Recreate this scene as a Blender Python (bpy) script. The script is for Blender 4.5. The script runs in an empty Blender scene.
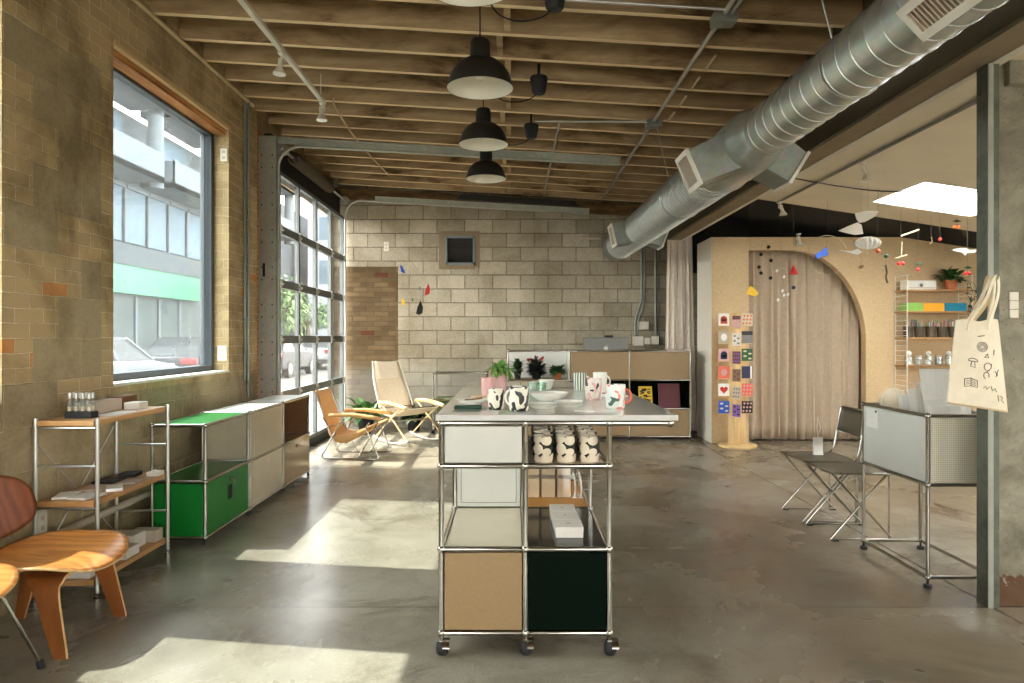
import bpy, bmesh, math, random
from mathutils import Vector, Matrix
random.seed(7)
PI = math.pi
scene = bpy.context.scene
COL = scene.collection
CAM_H, FPX, CX, HY = 1.35, 700.0, 512.0, 337.0


def at(px, py, Y):
    """The point at depth Y that the photograph shows at pixel (px, py)."""
    return Vector(((px - CX) * Y / FPX, Y, CAM_H - (py - HY) * Y / FPX))


# ------------------------------------------------------------------ materials
def lin(c):
    c = c / 255.0
    return c / 12.92 if c <= 0.04045 else ((c + 0.055) / 1.055) ** 2.4


def rgb(r, g, b):
    return (lin(r), lin(g), lin(b), 1.0)


class NT:
    """Small helper round one material's node tree."""

    def __init__(self, name):
        self.m = bpy.data.materials.new(name)
        self.m.use_nodes = True
        self.t = self.m.node_tree
        self.t.nodes.clear()
        self.out = self.t.nodes.new('ShaderNodeOutputMaterial')

    def n(self, kind, **kw):
        nd = self.t.nodes.new('ShaderNode' + kind)
        ins = kw.pop('i', {})
        for k, v in kw.items():
            setattr(nd, k, v)
        for k, v in ins.items():
            s = nd.inputs[k]
            if isinstance(v, bpy.types.NodeSocket):
                self.t.links.new(v, s)
            else:
                s.default_value = v
        return nd

    def link(self, a, b):
        self.t.links.new(a, b)

    def coord(self, scale=(1, 1, 1), rot=(0, 0, 0), kind='Object'):
        tc = self.n('TexCoord')
        mp = self.n('Mapping', i={'Vector': tc.outputs[kind], 'Scale': scale, 'Rotation': rot})
        return mp.outputs[0]

    def noise(self, vec, scale, detail=4, rough=0.55, dist=0.0):
        return self.n('TexNoise', i={'Vector': vec, 'Scale': scale, 'Detail': detail, 'Roughness': rough, 'Distortion': dist}).outputs['Fac']

    def ramp(self, fac, stops, interp='LINEAR'):
        r = self.n('ValToRGB', i={'Fac': fac})
        cr = r.color_ramp
        cr.interpolation = interp
        while len(cr.elements) > 1:
            cr.elements.remove(cr.elements[-1])
        cr.elements[0].position = stops[0][0]
        cr.elements[0].color = stops[0][1]
        for p, c in stops[1:]:
            e = cr.elements.new(p)
            e.color = c
        return r.outputs['Color']

    def mix(self, fac, a, b, mode='MIX'):
        nd = self.n('MixRGB', blend_type=mode, i={'Fac': fac, 'Color1': a, 'Color2': b})
        return nd.outputs['Color']

    def math(self, op, a, b=0.0, clamp=False):
        return self.n('Math', operation=op, use_clamp=clamp, i={0: a, 1: b}).outputs[0]

    def sep(self, vec):
        return self.n('SeparateXYZ', i={'Vector': vec}).outputs

    def comb(self, x, y, z=0.0):
        return self.n('CombineXYZ', i={'X': x, 'Y': y, 'Z': z}).outputs[0]

    def bump(self, h, strength=0.3, dist=0.01):
        return self.n('Bump', i={'Height': h, 'Strength': strength, 'Distance': dist}).outputs[0]

    def principled(self, base, rough=0.5, metal=0.0, normal=None, spec=0.5, **extra):
        i = {'Base Color': base, 'Roughness': rough, 'Metallic': metal, 'Specular IOR Level': spec}
        if normal is not None:
            i['Normal'] = normal
        i.update(extra)
        b = self.n('BsdfPrincipled', i=i)
        self.link(b.outputs[0], self.out.inputs['Surface'])
        return self.m


def plain(name, c, rough=0.5, metal=0.0, var=0.08, scale=8.0, bump=0.0, spec=0.5):
    """A plain painted / metal / cloth surface with a little procedural unevenness."""
    t = NT(name)
    v = t.coord()
    f = t.noise(v, scale, 3)
    lo = tuple(x * (1 - var) for x in c[:3]) + (1,)
    hi = tuple(min(1, x * (1 + var)) for x in c[:3]) + (1,)
    base = t.ramp(f, [(0.3, lo), (0.7, hi)])
    nrm = t.bump(t.noise(v, scale * 12, 2), bump, 0.004) if bump else None
    return t.principled(base, rough, metal, nrm, spec)


def wood(name, c1, c2, axis='x', scale=6.0, rough=0.45, contrast=1.0):
    t = NT(name)
    s = {'x': (0.12, 1, 1), 'y': (1, 0.12, 1), 'z': (1, 1, 0.12)}[axis]
    v = t.coord(scale=s)
    f = t.noise(v, scale * 3, 5, 0.6, 0.6)
    w = t.n('TexWave', wave_type='RINGS', i={'Vector': v, 'Scale': scale, 'Distortion': 5.0, 'Detail': 2.0, 'Detail Scale': 1.5}).outputs['Fac']
    g = t.math('MULTIPLY', w, 0.28)
    g = t.math('ADD', g, t.math('MULTIPLY', f, 0.75))
    base = t.ramp(g, [(0.25, c1), (0.8, c2)])
    return t.principled(base, rough, 0, t.bump(f, 0.08, 0.002))


def glassy(name, tint=(0.93, 0.95, 0.95, 1), gloss=0.08, haze=0.04, dirt=True):
    t = NT(name)
    tr = t.n('BsdfTransparent', i={'Color': tint})
    gl = t.n('BsdfGlossy', i={'Color': (1, 1, 1, 1), 'Roughness': 0.03})
    df = t.n('BsdfDiffuse', i={'Color': (0.8, 0.82, 0.82, 1)})
    a = t.n('MixShader', i={'Fac': gloss})
    t.link(tr.outputs[0], a.inputs[1]); t.link(gl.outputs[0], a.inputs[2])
    b = t.n('MixShader')
    if dirt:
        f = t.noise(t.coord(), 3.0, 5, 0.65)
        t.link(t.math('MULTIPLY', f, haze * 2), b.inputs['Fac'])
    else:
        b.inputs['Fac'].default_value = haze
    t.link(a.outputs[0], b.inputs[1]); t.link(df.outputs[0], b.inputs[2])
    t.link(b.outputs[0], t.out.inputs['Surface'])
    return t.m


M = {}


def mat_wall_left():
    t = NT('old_brick_and_block')
    tc = t.n('TexCoord')
    x, y, z = t.sep(tc.outputs['Object'])
    wob = t.noise(tc.outputs['Object'], 3.5, 4)
    wob2 = t.noise(tc.outputs['Object'], 14.0, 3)
    yy = t.math('ADD', t.math('ADD', y, x), t.math('ADD', t.math('MULTIPLY', wob, 0.03), t.math('MULTIPLY', wob2, 0.008)))
    zz = t.math('ADD', z, t.math('ADD', t.math('MULTIPLY', wob, 0.022), t.math('MULTIPLY', wob2, 0.008)))
    v = t.comb(yy, zz)
    br = t.n('TexBrick', offset=0.5, i={'Vector': v, 'Scale': 1.0, 'Color1': rgb(196, 172, 128), 'Color2': rgb(180, 158, 120),
             'Mortar': rgb(220, 202, 164), 'Mortar Size': 0.0038, 'Mortar Smooth': 0.4, 'Brick Width': 0.205, 'Row Height': 0.0755})
    odd = t.n('TexBrick', offset=0.5, i={'Vector': v, 'Scale': 1.0, 'Color1': (0, 0, 0, 1), 'Color2': (1, 1, 1, 1),
              'Mortar': (0, 0, 0, 1), 'Mortar Size': 0.004, 'Brick Width': 0.205, 'Row Height': 0.0755, 'Bias': 0.0})
    oddm = t.ramp(odd.outputs['Color'], [(0.0, (0, 0, 0, 1)), (0.92, (0, 0, 0, 1)), (0.94, (1, 1, 1, 1))], 'LINEAR')
    low = t.math('MULTIPLY', t.math('LESS_THAN', z, 1.95), oddm)
    bcol = t.mix(low, br.outputs['Color'], rgb(204, 146, 88))
    v2 = t.comb(t.math('ADD', yy, 0.08), t.math('ADD', zz, 0.0))
    bl = t.n('TexBrick', offset=0.5, i={'Vector': v2, 'Scale': 1.0, 'Color1': rgb(186, 170, 134), 'Color2': rgb(166, 152, 120),
             'Mortar': rgb(208, 192, 154), 'Mortar Size': 0.0045, 'Mortar Smooth': 0.4, 'Brick Width': 0.41, 'Row Height': 0.2265})
    rnd = t.n('TexBrick', offset=0.5, i={'Vector': v2, 'Scale': 1.0, 'Color1': (0, 0, 0, 1), 'Color2': (1, 1, 1, 1),
              'Mortar': (0.5, 0.5, 0.5, 1), 'Mortar Size': 0.0, 'Brick Width': 0.41, 'Row Height': 0.2265})
    pick = t.math('GREATER_THAN', rnd.outputs['Color'], 0.56)
    # the block patches fill the pier between the two windows, not the brick over the lintels
    pick = t.math('MULTIPLY', pick, t.math('LESS_THAN', z, 2.95))
    pick = t.math('MULTIPLY', pick, t.math('LESS_THAN', yy, 1.75 + 0.0))
    pick = t.math('MAXIMUM', pick, t.math('LESS_THAN', z, 1.0))
    grit = t.noise(tc.outputs['Object'], 60, 4, 0.7)
    blc = t.mix(0.32, bl.outputs['Color'], t.ramp(grit, [(0.3, rgb(132, 118, 88)), (0.75, rgb(196, 180, 142))]), 'MIX')
    c = t.mix(pick, bcol, blc)
    st = t.noise(tc.outputs['Object'], 1.7, 6, 0.65, 0.4)
    c = t.mix(0.7, c, t.ramp(st, [(0.36, rgb(160, 149, 126)), (0.56, rgb(255, 255, 255))]), 'MULTIPLY')
    h1 = t.math('SUBTRACT', 1.0, t.mix(pick, br.outputs['Fac'], bl.outputs['Fac']))
    h = t.math('ADD', h1, t.math('MULTIPLY', grit, 0.5))
    return t.principled(c, 0.9, 0, t.bump(h, 0.9, 0.012), 0.2)


def mat_wall_back():
    t = NT('concrete_block_wall')
    tc = t.n('TexCoord')
    x, y, z = t.sep(tc.outputs['Object'])
    wob = t.noise(tc.outputs['Object'], 7.0, 5)
    xx = t.math('ADD', t.math('ADD', x, y), t.math('MULTIPLY', wob, 0.012))
    zz = t.math('ADD', z, t.math('MULTIPLY', wob, 0.012))
    v = t.comb(xx, zz)
    bl = t.n('TexBrick', offset=0.5, i={'Vector': v, 'Scale': 1.0, 'Color1': rgb(212, 203, 181), 'Color2': rgb(170, 160, 137),
             'Mortar': rgb(118, 109, 92), 'Mortar Size': 0.0065, 'Mortar Smooth': 0.3, 'Brick Width': 0.415, 'Row Height': 0.2075})
    br = t.n('TexBrick', offset=0.5, i={'Vector': v, 'Scale': 1.0, 'Color1': rgb(128, 108, 80), 'Color2': rgb(100, 84, 62),
             'Mortar': rgb(116, 98, 72), 'Mortar Size': 0.006, 'Mortar Smooth': 0.4, 'Brick Width': 0.21, 'Row Height': 0.0725})
    odd = t.n('TexBrick', offset=0.5, i={'Vector': v, 'Scale': 1.0, 'Color1': (0, 0, 0, 1), 'Color2': (1, 1, 1, 1),
              'Mortar': (0, 0, 0, 1), 'Mortar Size': 0.004, 'Brick Width': 0.21, 'Row Height': 0.0725})
    oddm = t.ramp(odd.outputs['Color'], [(0.0, (0, 0, 0, 1)), (0.955, (0, 0, 0, 1)), (0.97, (1, 1, 1, 1))])
    bc = t.mix(oddm, br.outputs['Color'], rgb(104, 64, 48))
    pick = t.math('MULTIPLY', t.math('LESS_THAN', x, -1.70), t.math('LESS_THAN', z, 2.40))
    grit = t.noise(tc.outputs['Object'], 45, 4, 0.7)
    blc = t.mix(0.35, bl.outputs['Color'], t.ramp(grit, [(0.34, rgb(126, 119, 103)), (0.7, rgb(206, 200, 184))]))
    c = t.mix(pick, blc, bc)
    st = t.noise(tc.outputs['Object'], 1.1, 6, 0.65, 0.5)
    c = t.mix(0.6, c, t.ramp(st, [(0.36, rgb(178, 168, 146)), (0.6, rgb(255, 255, 255))]), 'MULTIPLY')
    # the old rough grey render along the foot of the wall
    z2 = t.math('ADD', z, t.math('MULTIPLY', st, 0.5))
    foot = t.n('MapRange', i={'Value': z2, 'From Min': 1.25, 'From Max': 1.0}).outputs[0]
    c = t.mix(t.math('MULTIPLY', foot, 0.5), c, rgb(150, 148, 140))
    h1 = t.math('SUBTRACT', 1.0, t.mix(pick, bl.outputs['Fac'], br.outputs['Fac']))
    h = t.math('ADD', h1, t.math('MULTIPLY', grit, 0.6))
    return t.principled(c, 0.92, 0, t.bump(h, 0.9, 0.012), 0.2)


def mat_floor():
    t = NT('polished_concrete')
    tc = t.n('TexCoord')
    o = tc.outputs['Object']
    x, y, z = t.sep(o)
    a = t.noise(o, 0.55, 6, 0.62, 0.5)
    b = t.noise(o, 2.2, 8, 0.68, 0.35)
    g = t.noise(o, 90, 3, 0.6)
    c = t.ramp(a, [(0.34, rgb(134, 128, 112)), (0.52, rgb(160, 156, 142)), (0.68, rgb(178, 175, 162))])
    c = t.mix(0.55, c, t.ramp(b, [(0.34, rgb(170, 160, 140)), (0.5, rgb(236, 232, 222)), (0.7, rgb(255, 255, 252))]), 'MULTIPLY')
    c = t.mix(0.25, c, t.ramp(g, [(0.35, rgb(160, 155, 140)), (0.65, rgb(255, 255, 255))]), 'MULTIPLY')
    # brown wax-stained stretch on the right, scuffs
    br = t.noise(o, 0.8, 4, 0.6, 0.3)
    bx = t.math('MULTIPLY', t.n('MapRange', i={'Value': x, 'From Min': -0.9, 'From Max': 0.9}).outputs[0], t.n('MapRange', i={'Value': br, 'From Min': 0.36, 'From Max': 0.56}).outputs[0])
    c = t.mix(t.math('MULTIPLY', bx, 0.6), c, rgb(116, 99, 75))
    sc = t.noise(o, 1.3, 7, 0.72, 0.6)
    c = t.mix(0.5, c, t.ramp(sc, [(0.36, rgb(120, 106, 82)), (0.47, rgb(255, 255, 255))]), 'MULTIPLY')
    # saw-cut joints
    j1 = t.math('LESS_THAN', t.math('ABSOLUTE', t.math('SUBTRACT', y, 3.50)), 0.0045)
    j2 = t.math('LESS_THAN', t.math('ABSOLUTE', t.math('SUBTRACT', x, 2.40)), 0.010)
    j = t.math('MAXIMUM', j1, j2)
    c = t.mix(t.math('MULTIPLY', j, 0.75), c, rgb(62, 54, 42))
    r = t.n('MapRange', i={'Value': a, 'From Min': 0.35, 'From Max': 0.65, 'To Min': 0.30, 'To Max': 0.22}).outputs[0]
    return t.principled(c, r, 0, None, 0.5)


def mat_joist():
    t = NT('stained_joist_timber')
    tc = t.n('TexCoord')
    mp = t.n('Mapping', i={'Vector': tc.outputs['Object'], 'Scale': (0.35, 1, 1)}).outputs[0]
    a = t.noise(mp, 3.2, 6, 0.65, 0.5)
    b = t.noise(t.n('Mapping', i={'Vector': tc.outputs['Object'], 'Scale': (0.15, 3, 3)}).outputs[0], 9, 4, 0.6)
    c = t.ramp(a, [(0.35, rgb(116, 94, 68)), (0.46, rgb(184, 159, 122)), (0.6, rgb(208, 186, 148))])
    c = t.mix(0.35, c, t.ramp(b, [(0.3, rgb(150, 120, 84)), (0.7, rgb(255, 248, 230))]), 'MULTIPLY')
    return t.principled(c, 0.85, 0, t.bump(b, 0.25, 0.004), 0.2)


def mat_zinc(name='galvanised_steel', c=(196, 202, 198), rough=0.34, metal=0.85):
    t = NT(name)
    v = t.coord()
    f = t.n('TexVoronoi', i={'Vector': v, 'Scale': 34.0}).outputs['Color']
    g = t.noise(v, 5, 4)
    base = t.mix(0.10, rgb(*c), f, 'OVERLAY')
    base = t.mix(0.3, base, t.ramp(g, [(0.3, rgb(170, 172, 164)), (0.7, rgb(255, 255, 255))]), 'MULTIPLY')
    return t.principled(base, rough, metal)


def mat_pebbles():
    """Glazed mug print: pale round pebbles on black, one red dot here and there."""
    t = NT('pebble_print_glaze')
    v = t.coord(scale=(1, 1, 1))
    d = t.n('TexVoronoi', feature='F1', i={'Vector': v, 'Scale': 23.0, 'Randomness': 0.6}).outputs['Distance']
    k = t.math('LESS_THAN', d, 0.60)
    c = t.mix(k, rgb(28, 30, 26), rgb(226, 214, 190))
    d2 = t.n('TexVoronoi', feature='F1', i={'Vector': v, 'Scale': 10.0, 'Randomness': 1.0}).outputs['Distance']
    c = t.mix(t.math('LESS_THAN', d2, 0.10), c, rgb(150, 42, 40))
    return t.principled(c, 0.25)


def mat_blob(name, ground, blob, scale=14.0, thr=0.56, third=None):
    t = NT(name)
    v = t.coord()
    f = t.noise(v, scale, 1, 0.4, 0.8)
    c = t.mix(t.math('GREATER_THAN', f, thr), ground, blob)
    if third:
        f2 = t.noise(t.n('Mapping', i={'Vector': v, 'Location': (3.1, 1.7, 0.4)}).outputs[0], scale * 1.3, 1, 0.4, 0.6)
        c = t.mix(t.math('GREATER_THAN', f2, 0.62), c, third)
    return t.principled(c, 0.28)


def mat_stripes(name, a, b, n=26):
    t = NT(name)
    v = t.coord()
    x, y, z = t.sep(v)
    ang = t.math('ARCTAN2', y, x)
    s = t.math('SINE', t.math('MULTIPLY', ang, float(n)))
    c = t.mix(t.math('GREATER_THAN', s, 0.1), a, b)
    return t.principled(c, 0.3)


def mat_perforated(name, c, hole=(70, 66, 56), pitch=0.014):
    t = NT(name)
    v = t.coord(scale=(1 / pitch, 1 / pitch, 1 / pitch))
    x, y, z = t.sep(v)
    fx = t.math('ABSOLUTE', t.math('SUBTRACT', t.math('FRACT', t.math('ADD', x, y)), 0.5))
    fz = t.math('ABSOLUTE', t.math('SUBTRACT', t.math('FRACT', z), 0.5))
    k = t.math('MULTIPLY', t.math('LESS_THAN', fx, 0.27), t.math('LESS_THAN', fz, 0.27))
    c2 = t.mix(k, rgb(*c), rgb(*hole))
    return t.principled(c2, 0.45)


def make_materials():
    M['wall_left'] = mat_wall_left()
    M['wall_back'] = mat_wall_back()
    M['floor'] = mat_floor()
    M['joist'] = mat_joist()
    M['joist_edge'] = wood('pale_joist_edge', rgb(228, 202, 158), rgb(246, 224, 182), 'x', 5, 0.8)
    M['deck'] = wood('roof_deck_boards', rgb(92, 70, 44), rgb(140, 108, 68), 'y', 3, 0.85)
    M['zinc'] = mat_zinc()
    M['zinc_dark'] = mat_zinc('dull_galvanised', (150, 154, 146), 0.5, 0.6)
    M['track_steel'] = mat_zinc('door_track_steel', (184, 188, 174), 0.5, 0.25)
    M['chrome'] = plain('chrome_tube', rgb(176, 173, 164), 0.16, 1.0, 0.02)
    M['alu'] = plain('brushed_aluminium', rgb(196, 196, 190), 0.32, 0.9, 0.04)
    M['black'] = plain('black_enamel', rgb(34, 33, 30), 0.45, 0.0, 0.1)
    M['matte_black'] = plain('matte_black_paint', rgb(20, 20, 18), 0.8, 0.0, 0.15)
    M['rubber'] = plain('black_rubber', rgb(30, 31, 32), 0.6, 0.0, 0.1)
    M['white_enamel'] = plain('white_enamel', rgb(232, 228, 214), 0.35, 0, 0.02)
    M['white_paint'] = plain('white_paint', rgb(226, 222, 208), 0.6, 0, 0.03)
    M['panel_white'] = plain('powder_coated_off_white', rgb(222, 223, 214), 0.38, 0, 0.02)
    M['panel_beige'] = plain('powder_coated_beige', rgb(152, 126, 88), 0.45, 0, 0.06, 60)
    M['panel_beige_light'] = plain('powder_coated_pale_beige', rgb(206, 194, 168), 0.25, 0, 0.03)
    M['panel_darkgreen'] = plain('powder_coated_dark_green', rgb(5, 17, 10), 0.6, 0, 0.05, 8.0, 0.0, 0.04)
    M['panel_black'] = plain('gloss_black_panel', rgb(22, 23, 22), 0.12, 0, 0.05)
    M['panel_green'] = plain('powder_coated_green', rgb(16, 118, 44), 0.30, 0, 0.04)
    M['panel_orange'] = plain('powder_coated_mustard', rgb(204, 140, 44), 0.4, 0, 0.04)
    M['panel_greige'] = plain('powder_coated_greige', rgb(196, 184, 158), 0.22, 0.15, 0.04)
    M['panel_brown'] = plain('gloss_taupe_panel', rgb(170, 146, 112), 0.14, 0.25, 0.05)
    M['perf_side'] = mat_perforated('perforated_steel_panel', (214, 208, 186), (150, 143, 122), 0.010)
    t = NT('pale_grey_lacquer')
    M['tabletop'] = t.principled(t.ramp(t.noise(t.coord(), 3, 2), [(0.3, rgb(196, 196, 190)), (0.7, rgb(202, 202, 196))]), 0.3, 0, None, 0.5, **{'Coat Weight': 1.0, 'Coat Roughness': 0.02, 'Coat IOR': 1.75})
    M['panel_grey'] = plain('powder_coated_pale_grey', rgb(196, 197, 186), 0.4, 0, 0.02)
    M['frame_dark'] = plain('slate_window_frame', rgb(72, 78, 82), 0.5, 0.1, 0.08)
    M['frame_vent'] = plain('blue_grey_frame', rgb(124, 134, 138), 0.5, 0.1, 0.06)
    M['door_alu'] = plain('door_aluminium', rgb(98, 104, 104), 0.45, 0.3, 0.06)
    M['glass'] = glassy('window_glass', (0.68, 0.71, 0.715, 1), 0.05, 0.17)
    M['glass_door'] = glassy('door_glass', (0.74, 0.735, 0.72, 1), 0.05, 0.10)
    M['clear'] = glassy('clear_plastic', (0.95, 0.94, 0.91, 1), 0.04, 0.10, False)
    M['sleeve'] = glassy('clear_film_sleeve', (0.985, 0.985, 0.98, 1), 0.04, 0.03, False)
    M['clear_glass'] = glassy('clear_jar_glass', (0.90, 0.92, 0.90, 1), 0.12, 0.10, False)
    M['green_glass'] = glassy('pale_green_glass', (0.70, 0.84, 0.74, 1), 0.14, 0.12, False)
    M['ceiling_right'] = plain('painted_plaster', rgb(238, 228, 206), 0.85, 0, 0.05, 2)
    M['shade_ceiling'] = plain('shade_black_board', rgb(26, 27, 24), 0.9, 0, 0.1)
    M['concrete'] = None
    t = NT('rough_column_concrete')
    o = t.coord()
    a = t.noise(o, 4, 8, 0.7, 0.4)
    pit = t.n('TexVoronoi', i={'Vector': o, 'Scale': 26.0}).outputs['Distance']
    c = t.ramp(a, [(0.3, rgb(96, 90, 74)), (0.55, rgb(140, 135, 118)), (0.75, rgb(166, 162, 146))])
    c = t.mix(t.ramp(pit, [(0.06, (0.7, 0.7, 0.7, 1)), (0.12, (0, 0, 0, 1))]), c, rgb(72, 58, 40))
    z = t.sep(o)[2]
    zr = t.math('ADD', z, t.math('MULTIPLY', a, 0.35))
    c = t.mix(t.math('MULTIPLY', t.math('LESS_THAN', zr, 0.30), 0.85), c, rgb(86, 56, 34))
    M['concrete'] = t.principled(c, 0.9, 0, t.bump(a, 0.5, 0.01), 0.2)
    t = NT('weathered_green_steel')
    o = t.coord()
    a = t.noise(o, 5, 7, 0.7, 0.4)
    c = t.ramp(a, [(0.35, rgb(74, 78, 66)), (0.6, rgb(104, 108, 94))])
    c = t.mix(t.ramp(t.noise(o, 14, 5, 0.7), [(0.66, (0, 0, 0, 1)), (0.72, (0.7, 0.7, 0.7, 1))]), c, rgb(96, 70, 46))
    M['steel_green'] = t.principled(c, 0.6, 0.2, t.bump(a, 0.2, 0.004))
    M['beam'] = plain('painted_beam_steel', rgb(96, 88, 70), 0.7, 0.1, 0.12, 3)
    M['soffit'] = plain('rough_soffit_board', rgb(142, 126, 100), 0.9, 0, 0.1, 5, 0.3)
    M['osb'] = None
    t = NT('sealed_strand_board')
    o = t.coord()
    f = t.noise(t.n('Mapping', i={'Vector': o, 'Scale': (1, 1, 2.4)}).outputs[0], 55, 3, 0.6, 1.0)
    g = t.noise(o, 1.6, 4)
    c = t.ramp(f, [(0.3, rgb(200, 172, 130)), (0.7, rgb(228, 202, 160))])
    c = t.mix(0.4, c, t.ramp(g, [(0.3, rgb(226, 216, 200)), (0.7, rgb(255, 255, 255))]), 'MULTIPLY')
    M['osb'] = t.principled(c, 0.65, 0, t.bump(f, 0.1, 0.003), 0.3)
    M['linen'] = plain('linen_curtain', rgb(188, 170, 146), 0.9, 0, 0.06, 20, 0.25, 0.1)
    M['linen_grey'] = plain('grey_linen_curtain', rgb(238, 227, 212), 0.9, 0, 0.06, 20, 0.25, 0.1)
    M['canvas'] = plain('natural_canvas', rgb(242, 229, 204), 0.9, 0, 0.05, 40, 0.3, 0.1)
    M['leather'] = plain('tan_leather', rgb(230, 180, 118), 0.55, 0, 0.06, 14, 0.2)
    M['tote'] = plain('cream_cotton', rgb(226, 216, 192), 0.9, 0, 0.04, 30, 0.3, 0.1)
    M['tote_tan'] = plain('unbleached_cotton', rgb(206, 182, 142), 0.9, 0, 0.04, 30, 0.3, 0.1)
    M['ink'] = plain('dark_printed_ink', rgb(46, 46, 40), 0.8)
    M['ink_green'] = plain('olive_printed_ink', rgb(90, 104, 60), 0.8)
    M['shelf_wood'] = wood('oak_veneer', rgb(172, 126, 74), rgb(204, 160, 104), 'y', 5, 0.45)
    M['pale_wood'] = wood('pale_birch', rgb(206, 172, 118), rgb(232, 204, 152), 'x', 5, 0.5)
    M['pole_wood'] = wood('pale_pine', rgb(204, 168, 112), rgb(230, 200, 146), 'z', 5, 0.5)
    M['ply'] = wood('walnut_moulded_plywood', rgb(172, 104, 46), rgb(222, 156, 84), 'x', 12, 0.28)
    M['ply_edge'] = wood('blond_plywood_edge', rgb(206, 164, 108), rgb(232, 196, 142), 'x', 9, 0.4)
    M['ply_red'] = wood('red_brown_moulded_plywood', rgb(112, 58, 28), rgb(150, 84, 44), 'z', 7, 0.35)
    M['ply_dark'] = wood('brown_moulded_plywood', rgb(110, 62, 26), rgb(150, 90, 42), 'z', 7, 0.35)
    M['lintel'] = wood('splintered_lintel_timber', rgb(122, 72, 36), rgb(216, 154, 88), 'y', 7, 0.8)
    M['trim_wood'] = wood('pale_trim_timber', rgb(186, 156, 108), rgb(214, 186, 136), 'y', 5, 0.7)
    M['cord'] = plain('black_cable', rgb(26, 25, 23), 0.6)
    M['cable_beige'] = plain('beige_cable', rgb(196, 176, 136), 0.7)
    M['paper'] = plain('white_paper', rgb(242, 240, 232), 0.8, 0, 0.02)
    M['box_white'] = plain('white_card_box', rgb(226, 222, 212), 0.7, 0, 0.02)
    M['box_grey'] = plain('grey_card_box', rgb(196, 182, 162), 0.8, 0, 0.03)
    M['kraft'] = plain('kraft_card', rgb(206, 184, 146), 0.85, 0, 0.05)
    M['brown_box'] = plain('brown_card_box', rgb(120, 82, 50), 0.8, 0, 0.05)
    M['porcelain'] = plain('white_porcelain', rgb(232, 230, 220), 0.18, 0, 0.01)
    M['cream_ceramic'] = plain('cream_stoneware', rgb(222, 206, 176), 0.35, 0, 0.02)
    M['pink'] = plain('pink_stoneware', rgb(214, 166, 160), 0.5, 0, 0.04)
    M['green_dark'] = plain('dark_green_cloth', rgb(34, 66, 46), 0.8)
    M['terracotta'] = plain('terracotta', rgb(186, 108, 70), 0.8, 0, 0.06)
    M['soil'] = plain('potting_soil', rgb(50, 38, 28), 0.95)
    for nm, c1 in (('leaf', (62, 104, 46)), ('leaf_dark', (38, 62, 34)), ('leaf_bright', (112, 156, 72)), ('leaf_purple', (46, 50, 40)), ('tree_leaf', (104, 132, 84))):
        M[nm] = plain(nm + '_green', rgb(*c1), 0.5, 0, 0.25, 30)
    M['flower_red'] = plain('red_flower', rgb(176, 44, 48), 0.6)
    for nm, c1 in (('red', (206, 44, 36)), ('blue', (28, 84, 182)), ('yellow', (238, 196, 46)), ('navy', (34, 44, 82)), ('purple', (124, 84, 160)),
                   ('orange', (222, 104, 48)), ('deep_green', (36, 92, 52)), ('brown', (126, 92, 62)), ('lime', (146, 198, 92)), ('amber', (244, 176, 34)),
                   ('cyan', (20, 136, 166)), ('maroon', (104, 50, 56)), ('coral', (232, 110, 84)), ('twig', (92, 72, 48))):
        M[nm] = plain(nm + '_paint', rgb(*c1), 0.55, 0, 0.06)
    M['pebble'] = mat_pebbles()
    M['mug_black'] = mat_blob('black_brush_print', rgb(230, 224, 206), rgb(36, 38, 32), 17, 0.49)
    M['mug_pink'] = mat_blob('pink_flower_print', rgb(230, 220, 206), rgb(226, 176, 172), 16, 0.5, rgb(60, 54, 60))
    M['mug_coral'] = mat_blob('coral_leaf_print', rgb(224, 230, 222), rgb(232, 140, 124), 17, 0.55, rgb(70, 104, 88))
    M['mug_stripe'] = mat_stripes('green_stripe_glaze', rgb(226, 226, 214), rgb(34, 84, 54), 15)
    M['silver'] = plain('silver_anodised', rgb(122, 122, 116), 0.45, 0.3, 0.02)
    M['plate_white'] = plain('white_plastic_plate', rgb(224, 218, 202), 0.5)
    M['dark_pipe'] = plain('dark_iron_pipe', rgb(44, 42, 36), 0.7, 0.2, 0.1)
    M['spring'] = plain('greased_spring_steel', rgb(96, 84, 66), 0.6, 0.3, 0.1)
    M['asphalt'] = plain('street_asphalt', rgb(80, 79, 76), 0.9, 0, 0.1, 2)
    M['pavement'] = plain('street_pavement', rgb(112, 110, 104), 0.9, 0, 0.08, 2)
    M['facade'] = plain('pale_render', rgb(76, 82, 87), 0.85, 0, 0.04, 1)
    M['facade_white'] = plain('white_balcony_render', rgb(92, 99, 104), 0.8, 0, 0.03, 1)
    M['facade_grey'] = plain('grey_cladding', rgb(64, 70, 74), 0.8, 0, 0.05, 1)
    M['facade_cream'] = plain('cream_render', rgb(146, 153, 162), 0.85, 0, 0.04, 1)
    M['facade_glass'] = plain('facade_glazing', rgb(86, 103, 116), 0.5, 0.0, 0.15, 1, 0.0, 0.2)
    M['shop_glass'] = plain('shop_glazing', rgb(64, 72, 71), 0.5, 0.0, 0.3, 1, 0.0, 0.2)
    M['sign_green'] = plain('green_shop_sign', rgb(50, 118, 86), 0.5, 0, 0.06, 3)
    M['roof_red'] = plain('red_roof_tile', rgb(120, 68, 56), 0.85, 0, 0.1, 4)
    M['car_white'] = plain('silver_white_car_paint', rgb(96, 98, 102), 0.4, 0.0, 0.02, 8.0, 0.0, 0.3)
    M['car_dark'] = plain('dark_blue_car_paint', rgb(24, 29, 36), 0.4, 0.0, 0.02, 8.0, 0.0, 0.2)
    M['car_grey'] = plain('grey_car_paint', rgb(130, 134, 138), 0.2, 0.2, 0.02)
    M['car_glass'] = plain('car_glazing', rgb(26, 31, 36), 0.3, 0.0, 0.02, 8.0, 0.0, 0.2)
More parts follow.
